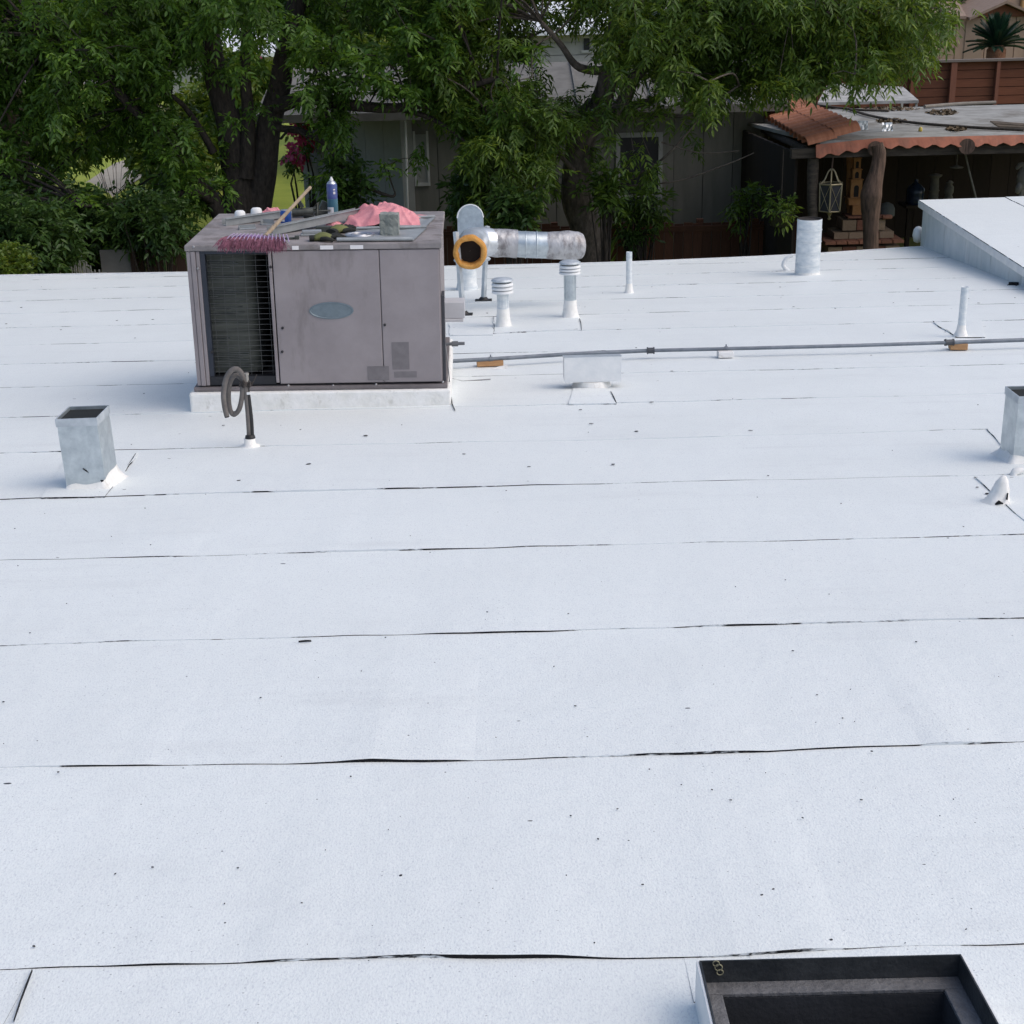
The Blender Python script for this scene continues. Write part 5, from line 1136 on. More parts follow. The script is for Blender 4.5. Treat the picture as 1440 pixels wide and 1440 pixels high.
# stepped brick stand with clay tower
YB1 = YP + .55
def vb(px, py, Y=YB1): return V(px, py, Y)
bs = thing('brick_stand', (vb(1212, 345).x, YB1, GZ), 'stepped red and tan brick stand with bullnose edge behind the log post', 'brick stand')
def course(pxa, pxb, pyt, pyb, Y, depth, mats_, bw=.21, mort=True):
    a, b = vb(pxa, pyb, Y), vb(pxb, pyt, Y); L = b.x-a.x; n = max(1, round(L/bw))
    for i in range(n):
        m = mats_[i % len(mats_)]; w = L/n
        piece('brick', unit_box(m), (a.x+w*(i+.5), Y+depth*.25+rnd.uniform(-.006, .006), (a.z+b.z)/2), (w-.014, depth*.5, abs(b.z-a.z)-.012), bs, rnd.uniform(-.015, .015))
        piece('brick', unit_box(m), (a.x+w*(i+.5), Y+depth*.76, (a.z+b.z)/2), (w-.014, depth*.48, abs(b.z-a.z)-.012), bs, rnd.uniform(-.015, .015))
bigbox('mortar_core', (vb(1166, 345).x, YB1+.05, GZ), (vb(1264, 345).x, YB1+.62, vb(1200, 345).z-.02), MORTAR, bs)
course(1164, 1266, 345, 356, YB1+.0, .66, [BRICKT, BRICK]); course(1164, 1266, 356, 368, YB1+.0, .66, [BRICK, BRICKT]); course(1164, 1266, 368, 380, YB1, .66, [BRICK, BRICKT])
course(1160, 1272, 337, 345, YB1-.06, .78, [BRICK], .16)
course(1172, 1258, 325, 337, YB1+.10, .48, [BRICKT, BRICKT, BRICK, BRICKT]); course(1184, 1246, 308, 325, YB1+.14, .40, [BRICKT, BRICK]); course(1192, 1252, 303, 308, YB1+.12, .40, [BRICK], .18); course(1198, 1222, 288, 303, YB1+.22, .20, [CLAY, CLAY], .24)
tw = thing('clay_tower', vb(1203, 288, YB1+.30), 'small ochre clay bell tower with arched openings on the brick stand', 'ornament')
tz = [vb(1203, y, YB1+.30).z for y in (288, 278, 252, 238, 222, 206)]; tx = vb(1203, 280, YB1+.30).x; ty = YB1+.36
for (a, b, w, nm) in ((0, 1, .17, 'plinth'), (1, 2, .13, 'tier'), (2, 3, .10, 'tier'), (3, 4, .08, 'tier'), (4, 5, .055, 'spire')):
    hw = w/2*1.25
    q = MB().box((tx-hw, ty-hw, tz[a]+.001), (tx+hw, ty+hw, tz[b]-.012)); pt = part(nm, q, [CLAY], tw, .004); part('cornice', MB().box((tx-hw-.012, ty-hw-.012, tz[b]-.0118), (tx+hw+.012, ty+hw+.012, tz[b])), [CLAY], tw)
    if nm == 'tier':
        hh = (tz[b]-tz[a]); ar = [(-hw*.42, tz[a]+.015)] + [(-hw*.42*math.cos(PI*k/8), tz[a]+hh*.55+hw*.42*math.sin(PI*k/8)) for k in range(9)] + [(hw*.42, tz[a]+.015)]
        part('arch_opening', extr(ar, -.003, .004, T3((tx, ty-hw-.0005, 0))), [HOLE_SHADE], pt)
lumpy([vb(1196, 300, YB1+.5), vb(1195, 260, YB1+.5), vb(1195, 215, YB1+.5)], [.05, .05, .05], CLAY, 'support_post', bs, 9)
mb = MB(); q = vb(1246, 303, YB1+.35); mb.lathe([(.12, 0), (.12, .10), (.09, .16), (.02, .19)], 18, T3(q)); solo('grey_dome', mb, [mat('olive_stone', (.07, .075, .065), .9)], q, 'dim rounded stone dome standing behind the log post', 'stone')
q = vb(1247, 307, YB1+.1); solo('clay_roll', MB().tube([q+Vector((-.06,0,.02)), q+Vector((.06,0,.02)), q+Vector((.075,0,.02))], [.032,.032,.02], 10), [BRICK], q, 'short red clay roll on the right end of the brick stand', 'clay roll')
# dim things at the back of the patio
shelf = thing('patio_shelf', (V(1330, 300, YP+2.6).x, YP+2.6, GZ), 'dark shelf under the patio cover carrying jug and lamps', 'shelf')
sz = V(1330, 281, YP+2.6).z - .05; bigbox('shelf_top', (V(1270, 280, YP+2.6).x, YP+2.4, sz-.04), (V(1420, 280, YP+2.6).x, YP+2.9, sz), PATIO_DARK, shelf)
for xx in (V(1272, 280, YP+2.6).x+.05, V(1418, 280, YP+2.6).x-.05): bigbox('leg', (xx-.03, YP+2.45, GZ), (xx+.03, YP+2.52, sz-.041), PATIO_DARK, shelf)
q = Vector((V(1287, 275, YP+2.6).x, YP+2.6, sz)); mb = MB(); mb.lathe([(.13, 0), (.14, .02), (.14, .10), (.135, .12), (.14, .14), (.14, .24), (.06, .31), (.03, .33), (.03, .38)], 20, T3(q)); solo('water_jug', mb, [JUG], q, 'dark blue water jug at the back of the patio', 'jug')
for (px, pr_, lab) in ((1313, [(.09,0),(.09,.06),(.07,.10),(.075,.14),(.07,.15),(.07,.20),(.085,.21),(.07,.23),(.06,.40),(.10,.43),(.11,.45),(.03,.47)], 'tall pale lamp ornament at the back of the patio'), (1334, [(.07,0),(.07,.10),(.05,.14),(.07,.18),(.07,.26),(.04,.30),(.06,.33),(.02,.36)], 'shorter stone ornament beside the tall lamp ornament')):
    q = Vector((V(px, 275, YP+2.5).x, YP+2.5, sz)); solo('patio_ornament', MB().lathe(pr_, 16, T3(q)), [STATUE], q, lab, 'ornament')
q = V(1345, 236, YP+1.2); o = thing('hanging_dish', q, 'small pale dish hanging by a cord from the patio rafters', 'dish'); part('dish', MB().lathe([(.09,0),(.1,.012),(.04,.03),(.01,.04)], 14, T3(q)), [STATUE], o); part('cord', MB().tube([q+Vector((0,0,.04)), Vector((q.x, q.y, zb_-.0))], .01, 5), [STATUE], o)
q = V(1437, 290, YP+.7); o = thing('garden_statue', Vector((q.x, q.y, GZ)), 'pale heron-like statue with drooping head at the patio edge', 'statue')
pts = [V(1437, 330, YP+.7), V(1436, 275, YP+.7), V(1437, 262, YP+.7), V(1438, 250, YP+.7), V(1440, 240, YP+.7), V(1439, 233, YP+.7), V(1435, 232, YP+.7), V(1431, 236, YP+.7), V(1430, 239, YP+.7)]
part('body', MB().tube(spline(pts, 5), [np.interp(i/40, [0,.12,.25,.4,.6,.75,.9,1], [.03,.03,.07,.09,.045,.04,.03,.006]) for i in range(41)], 12), [STATUE], o); part('base', MB().box((q.x-.12, q.y-.12, GZ), (q.x+.12, q.y+.12, GZ+.5)), [STATUE], o)
part('wing', MB().tube(spline([V(1435, 252, YP+.68), V(1433, 262, YP+.66), V(1431, 270, YP+.66), V(1434, 268, YP+.66)]), [np.interp(i/18, [0,.4,1], [.02,.05,.01]) for i in range(19)], 8), [STATUE], o)
mb = MB(); mb.tube([V(1357, 214, YP+.3), V(1364, 245, YP+.4), V(1373, 280, YP+.5)], .014, 6); solo('guy_rope', mb, [STATUE], V(1373, 280, YP+.5), 'slack grey rope slanting down inside the patio', 'rope')

# ------------------------------------------------------------------ plank retaining fence, shed and sago palm up the bank
YF = 30.5
f0, f1 = V(1150, 110, YF), V(1560, 110, YF); ft, fb = V(1360, 86, YF).z, V(1360, 137, YF).z
pf = thing('plank_fence', ((f0.x+f1.x)/2, YF, fb), 'redwood plank retaining fence with upright posts below the shed', 'fence')
postx = [1215, 1282, 1339, 1401, 1462, 1525]
bays = [f0.x] + [V(p_, 110, YF).x for p_ in postx] + [f1.x]
for a, b in zip(bays, bays[1:]):
    for r_i in range(5):
        z0 = fb-.15 + (ft-fb+.147)*r_i/5; z1 = fb-.15 + (ft-fb+.147)*(r_i+1)/5; piece('plank', unit_box(FENCE_R), ((a+b)/2, YF+.03+rnd.uniform(-.006, .006), (z0+z1)/2), (b-a-.02, .04, z1-z0-.012), pf, rnd.uniform(-.003, .003))
for i, x in enumerate(bays[1:-1]): piece('post', unit_box(FPOST if i > 1 else FENCE_R), (x+.0, YF-.05, (fb-.3+ft)/2), (.07 if i % 2 else .12, .10, ft-fb+.3), pf)
piece('backing', unit_box(mat('dark_backing', (.03, .014, .009), .9)), ((f0.x+f1.x)/2, YF+.07, (fb-.2+ft)/2-.02), (f1.x-f0.x, .03, ft-fb+.16), pf)
piece('cap_rail', unit_box(mat('grey_cap', (.17, .14, .125), .9, var=.2)), ((f0.x+f1.x)/2, YF-.0, ft+.015), (f1.x-f0.x, .24, .045), pf)
lt = thing('lean_to', (V(1215, 135, 27.2).x, 27.2, GZ), 'bright white lean-to roof behind the patio cover', 'lean-to'); la_, lb_, lc_, ld_ = V(1150, 144, 26.6), V(1292, 141, 26.6), V(1270, 122, 29.4), V(1165, 116, 29.4)
part('roof', MB().add([la_, lb_, lc_, ld_] + [q+Vector((0, 0, -.05)) for q in (la_, lb_, lc_, ld_)], [(0,1,2,3), (7,6,5,4), (0,4,5,1), (1,5,6,2), (2,6,7,3), (3,7,4,0)]), [mat('white_panel', (.25, .25, .24), .95, scale=4, col2=(.52, .51, .49), spec=.05)], lt)
for q in (la_, lb_, lc_, ld_): bigbox('post', (q.x-.04 if q.x > V(1215, 135, 27.2).x else q.x+.02, q.y-.1 if q.y > 28 else q.y+.05, GZ-.1), (q.x+.0 if q.x > V(1215, 135, 27.2).x else q.x+.06, q.y-.06 if q.y > 28 else q.y+.09, q.z-.055), TRIM, lt)
YS = 33.5
sg = V(1400, 88, YS).z - .6
s0, s1 = V(1300, 80, YS).x, V(1445, 80, YS).x; sw = V(1390, 24, YS).z; pk = V(1400, 6, YS).z
sh = thing('garden_shed', ((s0+s1)/2, YS, sg), 'tan garden shed with brown gable above the plank fence', 'shed')
part('wall', MB().box((s0+.02, YS+.03, sg), (s1, YS+3, sw)), [TANWALL], sh)
for i in range(7):
    a = s0 + (s1-s0)*i/7; b = s0 + (s1-s0)*(i+1)/7; piece('wall_panel', unit_box(TANWALL), ((a+b)/2, YS+.01, (sg+sw)/2), (b-a-.02, .035, sw-sg-.01), sh)
gl_, gr_ = V(1368, 22, YS), V(1448, 30, YS); gm = (gl_.x+gr_.x)/2
part('gable', MB().add([(gl_.x, YS-.05, sw), (gr_.x, YS-.05, sw), (gm, YS-.05, pk), (gl_.x, YS-.01, sw), (gr_.x, YS-.01, sw), (gm, YS-.01, pk)], [(0,1,2), (5,4,3), (0,3,4,1), (1,4,5,2), (2,5,3,0)]), [GABLE], sh)
def rslab(pts, t, name, m, par):
    nn = len(pts); v = [tuple(p_) for p_ in pts] + [(p_[0], p_[1], p_[2]+t) for p_ in pts]; return part(name, MB().add(v, [tuple(range(nn))[::-1], tuple(range(nn, 2*nn))] + [(k, (k+1) % nn, nn+(k+1) % nn, nn+k) for k in range(nn)]), [m], par)
rslab([(s0-.25, YS-.2, sw-.02), (gl_.x-.2, YS-.2, sw-.02), (gl_.x+.3, YS+2.6, pk+.2), (s0+.6, YS+2.6, pk+.2)], .06, 'roof', SHEDROOF, sh)
rslab([(gl_.x-.15, YS-.28, sw-.05), (gm, YS-.28, pk+.02), (gm, YS+2.2, pk+.10), (gl_.x-.15, YS+2.2, sw+.05)], .06, 'roof', SHEDROOF, sh)
rslab([(gm+.001, YS-.28, pk+.02), (gr_.x+.2, YS-.28, sw-.08), (gr_.x+.2, YS+2.2, sw+.05), (gm+.001, YS+2.2, pk+.10)], .06, 'roof', SHEDROOF, sh)
d0 = V(1378, 80, YS).x; part('door', MB().box((d0-.38, YS-.03, sg+.05), (d0+.02, YS-.008, sw-.06)), [mat('tan_door', (.33, .235, .175), .8, var=.06)], sh)
part('corner_board', MB().box((s1-.03, YS-.05, sg), (s1+.06, YS+.0, sw-.005)), [GABLE], sh)
YT = 37.0; a = V(1360, 0, YT)
th = thing('tan_house', (a.x+4, YT, sg), 'tan stucco house wall rising behind the shed', 'house'); part('wall', MB().box((a.x, YT, sg-.3), (a.x+7, YT+5, sg+5)), [TANWALL], th)
c = V(1387, 2, YT); w = part('window', MB().box((c.x-.12, YT-.03, c.z-.05), (c.x+.12, YT-.005, c.z+.8)), [TRIM], th); part('window_frame', MB().box((c.x-.2, YT-.05, c.z-.12), (c.x+.2, YT-.031, c.z-.05)), [TRIM], w)
part('downpipe', MB().tube([(V(1437, 0, YT).x, YT-.05, sg), (V(1437, 0, YT).x, YT-.05, sg+5)], .05, 8), [mat('ochre_pipe', (.35, .2, .08), .7)], th)

# ------------------------------------------------------------------ foliage
def nrm(a): return a/np.maximum(1e-9, np.linalg.norm(a, axis=-1, keepdims=True))
def leaflets(base, d, n, L, W, fold=.18, droop=.15):
    w = nrm(np.cross(d, n)); n = nrm(np.cross(w, d)); L = L[:, None]; W = W[:, None]
    dn = np.array([0, 0, -1.])
    tip = base + d*L + dn*L*droop
    m1 = base + d*L*.32 + dn*L*droop*.1 ; m2 = base + d*L*.68 + dn*L*droop*.45
    up = n*W*fold
    V_ = np.stack([base, m1 + w*W*.5 + up, m2 + w*W*.40 + up, tip, m2 - w*W*.40 + up, m1 - w*W*.5 + up], 1)
    N_ = len(base); o = (np.arange(N_)*6)[:, None]
    q1 = o + np.array([[0, 1, 2, 3]]); q2 = o + np.array([[0, 3, 4, 5]])
    return V_.reshape(-1, 3), np.concatenate([q1, q2], 0)
def sprays(C, axis, nr, nl, L, W, spread=.30, droop=.35, rl=.28):
    """C: spray centres, axis: twig directions; each spray carries nr leaf stalks with nl leaflets (pinnate)."""
    m = len(C)
    Cb = np.repeat(C, nr, 0); A = np.repeat(axis, nr, 0)
    u = rng.uniform(-spread, spread*.6, (m*nr, 1))
    r = nrm(rng.normal(size=(m*nr, 3))*.75 + A*.55 + np.array([0, 0, -droop]))
    b0 = Cb + A*u + rng.normal(size=(m*nr, 3))*.03
    sz = rng.uniform(.75, 1.2, (m*nr, 1))
    rb = np.repeat(r, nl, 0); bb = np.repeat(b0, nl, 0); ss = np.repeat(sz, nl, 0)
    k = np.tile(np.arange(nl), m*nr); t = ((k//2)+1)/(nl//2+1)
    side = nrm(np.cross(rb, np.array([0, 0, 1.]) + rng.normal(size=rb.shape)*.25)); sg_ = np.where(k % 2 == 0, 1., -1.)[:, None]
    last = (k == nl-1)[:, None]
    sag = np.array([0, 0, -1.])*(t[:, None]**2)*rl*.35
    p_ = bb + rb*(t[:, None]*rl)*ss + sag*ss
    d = np.where(last, rb, nrm(rb*.55 + side*sg_*.8 + rng.normal(size=rb.shape)*.15 + np.array([0, 0, -.25])))
    nn_ = nrm(np.cross(side, rb)); nn_ = np.where(nn_[:, 2:] < 0, -nn_, nn_) + rng.normal(size=rb.shape)*.35
    return leaflets(p_, nrm(d), nrm(nn_), L*ss[:, 0]*rng.uniform(.6, 1.2, len(p_)), W*ss[:, 0]*rng.uniform(.8, 1.2, len(p_)))
class Leaves:
    def __init__(s): s.v = []; s.q = []; s.n = 0
    def add(s, vq): s.v.append(vq[0]); s.q.append(vq[1]+s.n); s.n += len(vq[0])
    def build(s, name, m, parent): return link(name, fast_mesh(name, np.concatenate(s.v), np.concatenate(s.q), m, root_loc(parent)), parent)
def polyin(px, py, poly):
    ins = False; n = len(poly)
    for i in range(n):
        x1, y1 = poly[i]; x2, y2 = poly[(i+1) % n]
        if (y1 > py) != (y2 > py) and px < (x2-x1)*(py-y1)/(y2-y1)+x1: ins = not ins
    return ins
GAPS = [(402, 205, 44, 85, .02), (562, 232, 84, 95, .03), (470, 245, 24, 40, .45), (645, 245, 40, 60, .7), (760, 250, 50, 60, .65), (806, 76, 46, 44, .02), (735, 65, 80, 48, .5), (670, 36, 34, 18, .3), (700, 300, 75, 40, .4), (150, 238, 65, 36, .05), (280, 140, 45, 70, .15), (120, 250, 45, 14, .3),
        (905, 245, 80, 85, .04), (1000, 230, 75, 70, .07), (1060, 240, 40, 110, .04), (870, 215, 25, 40, .15), (345, 150, 80, 110, .22), (390, 125, 18, 25, .05), (215, 290, 50, 25, .35), (240, 250, 25, 40, .4), (856, 140, 48, 60, .12), (925, 130, 40, 40, .3), (600, 160, 40, 20, .3), (825, 235, 42, 110, .05), (300, 330, 45, 45, .02), (75, 295, 14, 10, .2)]
def density(px, py):
    d = 1.0
    for gx, gy, rx, ry, k in GAPS:
        e = ((px-gx)/rx)**2 + ((py-gy)/ry)**2
        if e < 1: d = min(d, k)
        elif e < 1.5: d = min(d, k + (1-k)*(e-1)/.5)
    return d
def clumpn(p): return .5 + .9*mn.noise((p.x*.75, p.y*.75, p.z*.9)) + .35*mn.noise((p.x*1.9, p.y*1.9, p.z*1.9+7))
def limb_tube(mb, pts, r0, r1, seg=10):
    P_ = spline(pts, 5); n_ = len(P_); P_ = [q + Vector((mn.noise((q.x*2, q.y*2, q.z*2)), mn.noise((q.z*2, q.x*2, 3)), 0))*.04*min(1, r0*6) for q in P_]
    mb.tube(P_, [r0+(r1-r0)*(i/(n_-1))**.8 for i in range(n_)], seg); return P_
def big_tree(name, label, base_px, base_Y, limbs, poly, Yr, n_spray, bark, leafm, seed, top_extra, L=.100, W=.033, droop=.30, nl=9, nr=10):
    r_ = random.Random(seed); b = V(*base_px, base_Y); b.z = terrain_z(b.x, base_Y)
    o = thing(name, b, label, 'tree', 'large trees behind the eave'); mb = MB(); skel = []
    for pts, r0, r1 in limbs:
        w = [V(px, py, Y) if Y is not None else b for px, py, Y in pts]; P_ = limb_tube(mb, w, r0, r1, 12 if r0 > .1 else 8)
        skel += [(q, r0+(r1-r0)*i/len(P_)) for i, q in enumerate(P_)]
    trunk = part('trunk', mb, [bark], o)
    xs_ = [p_[0] for p_ in poly]; ys_ = [p_[1] for p_ in poly]; C = []; A_ = []
    tries = 0
    while len(C) < n_spray and tries < n_spray*60:
        tries += 1
        px = r_.uniform(min(xs_), max(xs_)); py = r_.uniform(min(ys_), max(ys_))
        if not polyin(px, py, poly) or r_.random() > density(px, py): continue
        Y = r_.triangular(Yr[0], Yr[1], (Yr[0]*.6+Yr[1]*.4)); q = V(px, py, Y)
        if q.z < terrain_z(q.x, q.y)+.25 or clumpn(q) < .22 + .3*r_.random(): continue
        C.append(q)
    for i in range(top_extra):     # the part of the crown above the picture
        px = r_.uniform(min(xs_), max(xs_)); q = V(px, -20, r_.uniform(Yr[0]-.3, Yr[1]+.8)); q.z += r_.random()*4.2*(1-abs((px-sum(xs_)/len(xs_))/(max(xs_)-min(xs_)))**2); C.append(q)
    tw_ = MB(); sk = np.array([list(p_) for p_, _ in skel]); cen = sk.mean(0)
    nodes = []
    for i, q in enumerate(C):
        d2 = ((sk - np.array(q))**2).sum(1); j = int(d2.argmin()); s0 = Vector(sk[j])
        ax_ = (q - s0); ln = ax_.length; ax_ = ax_.normalized() if ln > 1e-3 else Vector((0, 0, 1))
        A_.append(tuple((ax_*.8 + Vector((r_.gauss(0, .4), r_.gauss(0, .4), -.15))).normalized()))
        if i % 9 == 0 and ln < 4.5:
            mid = s0.lerp(q, .5) + Vector((r_.gauss(0, .12), r_.gauss(0, .12), .10*ln)); P_ = spline([s0, mid, q], 4); tw_.tube(P_, [.010+.012*min(1, ln/3)*(1-k/(len(P_)-1)) for k in range(len(P_))], 5); nodes.append(q)
    nd = np.array([list(p_) for p_ in nodes]) if nodes else sk
    for i, q in enumerate(C):
        if i % 9 and i % 2 == 0:
            d2 = ((nd - np.array(q))**2).sum(1); s0 = Vector(nd[int(d2.argmin())]); 
            if .05 < (q-s0).length < 1.2: tw_.tube([s0, s0.lerp(q, .5)+Vector((0, 0, .04)), q], [.007, .005, .003], 4)
    part('twigs', tw_, [bark], o)['kind'] = 'stuff'
    lv = Leaves(); lv.add(sprays(np.array([list(p_) for p_ in C]), np.array(A_), nr, nl, L, W, droop=droop, spread=.24, rl=.22)); lv.build('crown', leafm, o)
    return o
Yt = 20.2
big_tree('ash_tree', 'spreading dark-trunked tree with several thick limbs behind the air conditioner', (350, 330), Yt, [
    ([(345, 420, Yt), (342, 330, Yt), (335, 270, Yt), (330, 230, Yt), (318, 160, Yt), (295, 70, Yt), (280, -60, Yt)], .27, .14),
    ([(360, 330, Yt+.05), (368, 260, Yt+.1), (378, 190, Yt+.1), (392, 120, Yt+.1), (405, 60, Yt), (430, -60, Yt)], .22, .12),
    ([(345, 250, Yt-.1), (350, 180, Yt-.1), (345, 110, Yt-.2), (350, 0, Yt-.3)], .12, .06),
    ([(388, 150, Yt), (430, 138, Yt-.2), (480, 146, Yt-.4), (540, 152, Yt-.5), (590, 147, Yt-.6), (640, 128, Yt-.7), (700, 110, Yt-.8)], .11, .035),
    ([(560, 152, Yt-.5), (610, 168, Yt-.6), (650, 195, Yt-.8), (700, 240, Yt-.9)], .045, .012), ([(590, 147, Yt-.6), (625, 158, Yt-.5), (670, 160, Yt-.4)], .03, .01),
    ([(318, 320, Yt), (285, 260, Yt-.2), (240, 205, Yt-.4), (195, 160, Yt-.6), (140, 105, Yt-.8), (60, 50, Yt-1)], .13, .04),
    ([(300, 215, Yt-.2), (260, 150, Yt-.3), (215, 120, Yt-.5)], .06, .02), ([(310, 290, Yt), (270, 270, Yt-.6), (210, 285, Yt-1.2), (120, 290, Yt-1.6)], .07, .02),
    ([(385, 180, Yt), (425, 185, Yt-.2), (460, 205, Yt-.4), (490, 245, Yt-.6), (520, 265, Yt-.7), (550, 276, Yt-.8), (556, 272, Yt-.8)], .055, .016), ([(395, 195, Yt), (415, 180, Yt-.3), (450, 215, Yt-.6)], .02, .008)],
    [(-160, -40), (640, -40), (760, 60), (760, 130), (640, 210), (520, 270), (460, 275), (420, 240), (300, 300), (250, 335), (130, 350), (-160, 350)], (18.2, 22.0), 1180, BARK, LEAF1, 3, 260)
big_tree('willowy_tree', 'leaning mottled-bark tree with hanging leaves in front of the grey house', (826, 330), Yt+.3, [
    ([(830, 420, Yt+.3), (826, 330, Yt+.3), (812, 280, Yt+.3), (814, 220, Yt+.3), (824, 180, Yt+.2), (838, 150, Yt+.1)], .25, .19),
    ([(832, 170, Yt+.2), (850, 120, Yt), (866, 60, Yt-.1), (880, -60, Yt-.2)], .17, .10),
    ([(838, 175, Yt+.2), (870, 150, Yt), (892, 110, Yt-.2), (935, 60, Yt-.4), (1000, -10, Yt-.6)], .13, .06),
    ([(858, 100, Yt), (815, 95, Yt-.2), (790, 65, Yt-.3), (760, 30, Yt-.4)], .07, .03), ([(880, 150, Yt), (920, 140, Yt), (960, 120, Yt+.1), (1060, 85, Yt+.2), (1180, 55, Yt+.1), (1300, 30, Yt-.2)], .06, .012),
    ([(885, 160, Yt), (930, 162, Yt-.2), (975, 160, Yt-.4), (1040, 120, Yt-.7)], .04, .012), ([(826, 300, Yt+.2), (870, 262, Yt-.2), (930, 225, Yt-.4), (985, 165, Yt-.6)], .035, .012),
    ([(870, 262, Yt-.3), (950, 255, Yt-.5), (1020, 232, Yt-.7), (1060, 215, Yt-.8)], .014, .006), ([(930, 200, Yt-.4), (985, 215, Yt-.5), (1040, 212, Yt-.6)], .012, .005), ([(815, 250, Yt+.2), (790, 220, Yt), (770, 200, Yt-.2), (700, 180, Yt-.6)], .05, .015), ([(900, 80, Yt-.2), (1000, 50, Yt-.5), (1150, 10, Yt-.9)], .06, .02)],
    [(560, -40), (1320, -40), (1350, 10), (1330, 48), (1285, 88), (1210, 114), (1110, 124), (1000, 140), (960, 250), (880, 280), (800, 200), (760, 290), (690, 330), (630, 270), (620, 180)], (18.4, 21.8), 980, PALE_BARK, LEAF2, 8, 190, .112, .027, .5, 9)
# loose foliage: single low bushes
def bush(name, label, px, py, rx, ry, Y, depth, n, m, grp=None, L=.10, W=.035, cat='shrub', stems=True, base_z=None, droop=.1, sr=.018):
    c = V(px, py, Y); k_ = Y/F*1.05; gz = terrain_z(c.x, Y) if base_z is None else base_z
    o = thing(name, (c.x, Y, gz), label, cat, grp); C = []; A_ = []; mb = MB()
    for i in range(n):
        u = Vector((rnd.gauss(0, 1), rnd.gauss(0, 1), rnd.gauss(0, 1))).normalized()*rnd.random()**.42; q = c + Vector((u.x*rx*k_, u.y*depth, u.z*ry*k_))
        if q.z < gz+.05: q.z = gz + rnd.uniform(.05, .5)
        C.append(list(q)); A_.append(list((u + Vector((0, 0, .3))).normalized()))
        if i % max(1, n//14) == 0: b_ = Vector((c.x+rnd.gauss(0, .06), Y+rnd.gauss(0, .06), gz)); mb.tube([b_, b_.lerp(q, .55)+Vector((0, 0, .08)), q], [sr, sr*.6, .004], 5)
    part('stems', mb, [BARK], o); lv = Leaves(); lv.add(sprays(np.array(C), np.array(A_), 7, 7, L, W, .15, droop, .2)); lv.build('leaves', m, o); return o
gS = 'shrubs below the eave'
bush('shrub', 'dense dark shrub against the far left of the eave', 20, 330, 90, 60, 17.6, .7, 170, LEAF3, gS)
bush('shrub', 'dark leafy shrub between the white pickets and the far left shrub', 120, 322, 80, 48, 18.9, .6, 140, LEAF3, gS)
bush('shrub', 'loose dark shrub over the grey panel', 215, 315, 62, 36, 18.4, .5, 80, LEAF3, gS)
bush('shrub', 'pale speckled low shrub at the far left edge', 12, 372, 26, 22, 16.7, .25, 60, LEAF4, gS, .05, .03)
bush('shrub', 'upright shrub with dark oval leaves behind the spray can', 492, 250, 26, 55, 19.6, .35, 26, LEAF3, gS, .11, .045)
bush('shrub', 'dark hanging foliage in front of the grey house wall', 655, 262, 30, 40, 19.4, .4, 16, LEAF3, gS, .12, .042)
bush('shrub', 'cluster of dark pointed leaves above the foil-wrapped duct', 722, 292, 26, 26, 18.6, .3, 20, LEAF3, gS, .13, .045)
bush('leafy_plant', 'bright green plant climbing below the dark window', 900, 292, 48, 14, 20.9, .2, 18, LEAF2, 'plants along the brown fence', .13, .032, 'plant')
bush('leafy_plant', 'green plant hanging beside the mottled trunk', 850, 262, 24, 26, 19.6, .25, 18, LEAF2, 'plants along the brown fence', .11, .035, 'plant')
bush('leafy_plant', 'loose plant against the wall at the patio corner', 1050, 285, 18, 26, 20.9, .2, 9, LEAF2, 'plants along the brown fence', .12, .035, 'plant')
bush('leafy_plant', 'low green plant in front of the brown fence', 905, 325, 34, 16, 20.9, .2, 10, LEAF3, 'plants along the brown fence', .13, .03, 'plant')
# broad yellow blades by the trunk
def blades(name, label, px, py, Y, n, h, m, w=.035):
    c = V(px, py, Y); gz = terrain_z(c.x, Y); o = thing(name, (c.x, Y, gz), label, 'plant'); r_ = random.Random(px)
    for i in range(n):
        a = r_.uniform(0, 2*PI); hh = (c.z-gz)*r_.uniform(.75, 1.1); ln = r_.uniform(.1, .45)*h; v = []; f = []
        for k in range(7):
            t = k/6; pt = Vector((c.x+math.cos(a)*(.05+ln*t*t), Y+math.sin(a)*(.05+ln*t*t), gz+hh*(t*1.25-.3*t*t))); ww_ = w*math.sin(PI*min(.97, .08+t*.92)); s_ = Vector((-math.sin(a), math.cos(a), 0))*ww_; v += [pt-s_, pt+Vector((0, 0, -.006)), pt+s_]
        for k in range(6): f += [(3*k, 3*k+1, 3*k+4, 3*k+3), (3*k+1, 3*k+2, 3*k+5, 3*k+4)]
        part('leaf', MB().add(v, f, None, 0, True), [m], o)
    return o
blades('bladed_plant', 'plant with broad yellow-green blades beside the mottled trunk', 842, 338, 20.3, 14, 1.0, LEAF4, .05)
blades('bladed_plant', 'smaller yellow-green blade plant in front of the fence near the trunk', 868, 348, 20.5, 10, .7, LEAF4, .035)
# hanging pot at the patio corner
q = V(1098, 300, YP-.1); o = thing('potted_plant', q, 'dark pot with drooping green leaves hanging at the patio corner', 'potted plant')
part('pot', MB().lathe([(.10, -.18), (.14, -.16), (.17, .03), (.18, .04), (.16, .045)], 18, T3(q)), [POT], o)
C = [[q.x+rnd.gauss(0, .08), q.y+rnd.gauss(0, .08), q.z+.10+rnd.gauss(0, .06)] for i in range(14)]; A_ = nrm(np.array(C)-np.array(q)); lv = Leaves(); lv.add(sprays(np.array(C), A_, 6, 5, .10, .030, .08, .6, .14)); lv.build('leaves', LEAF2, o); part('hanger', MB().tube([q+Vector((0, 0, .05)), Vector((q.x, q.y, zb_+.0))], .006, 5), [BEAM], o)
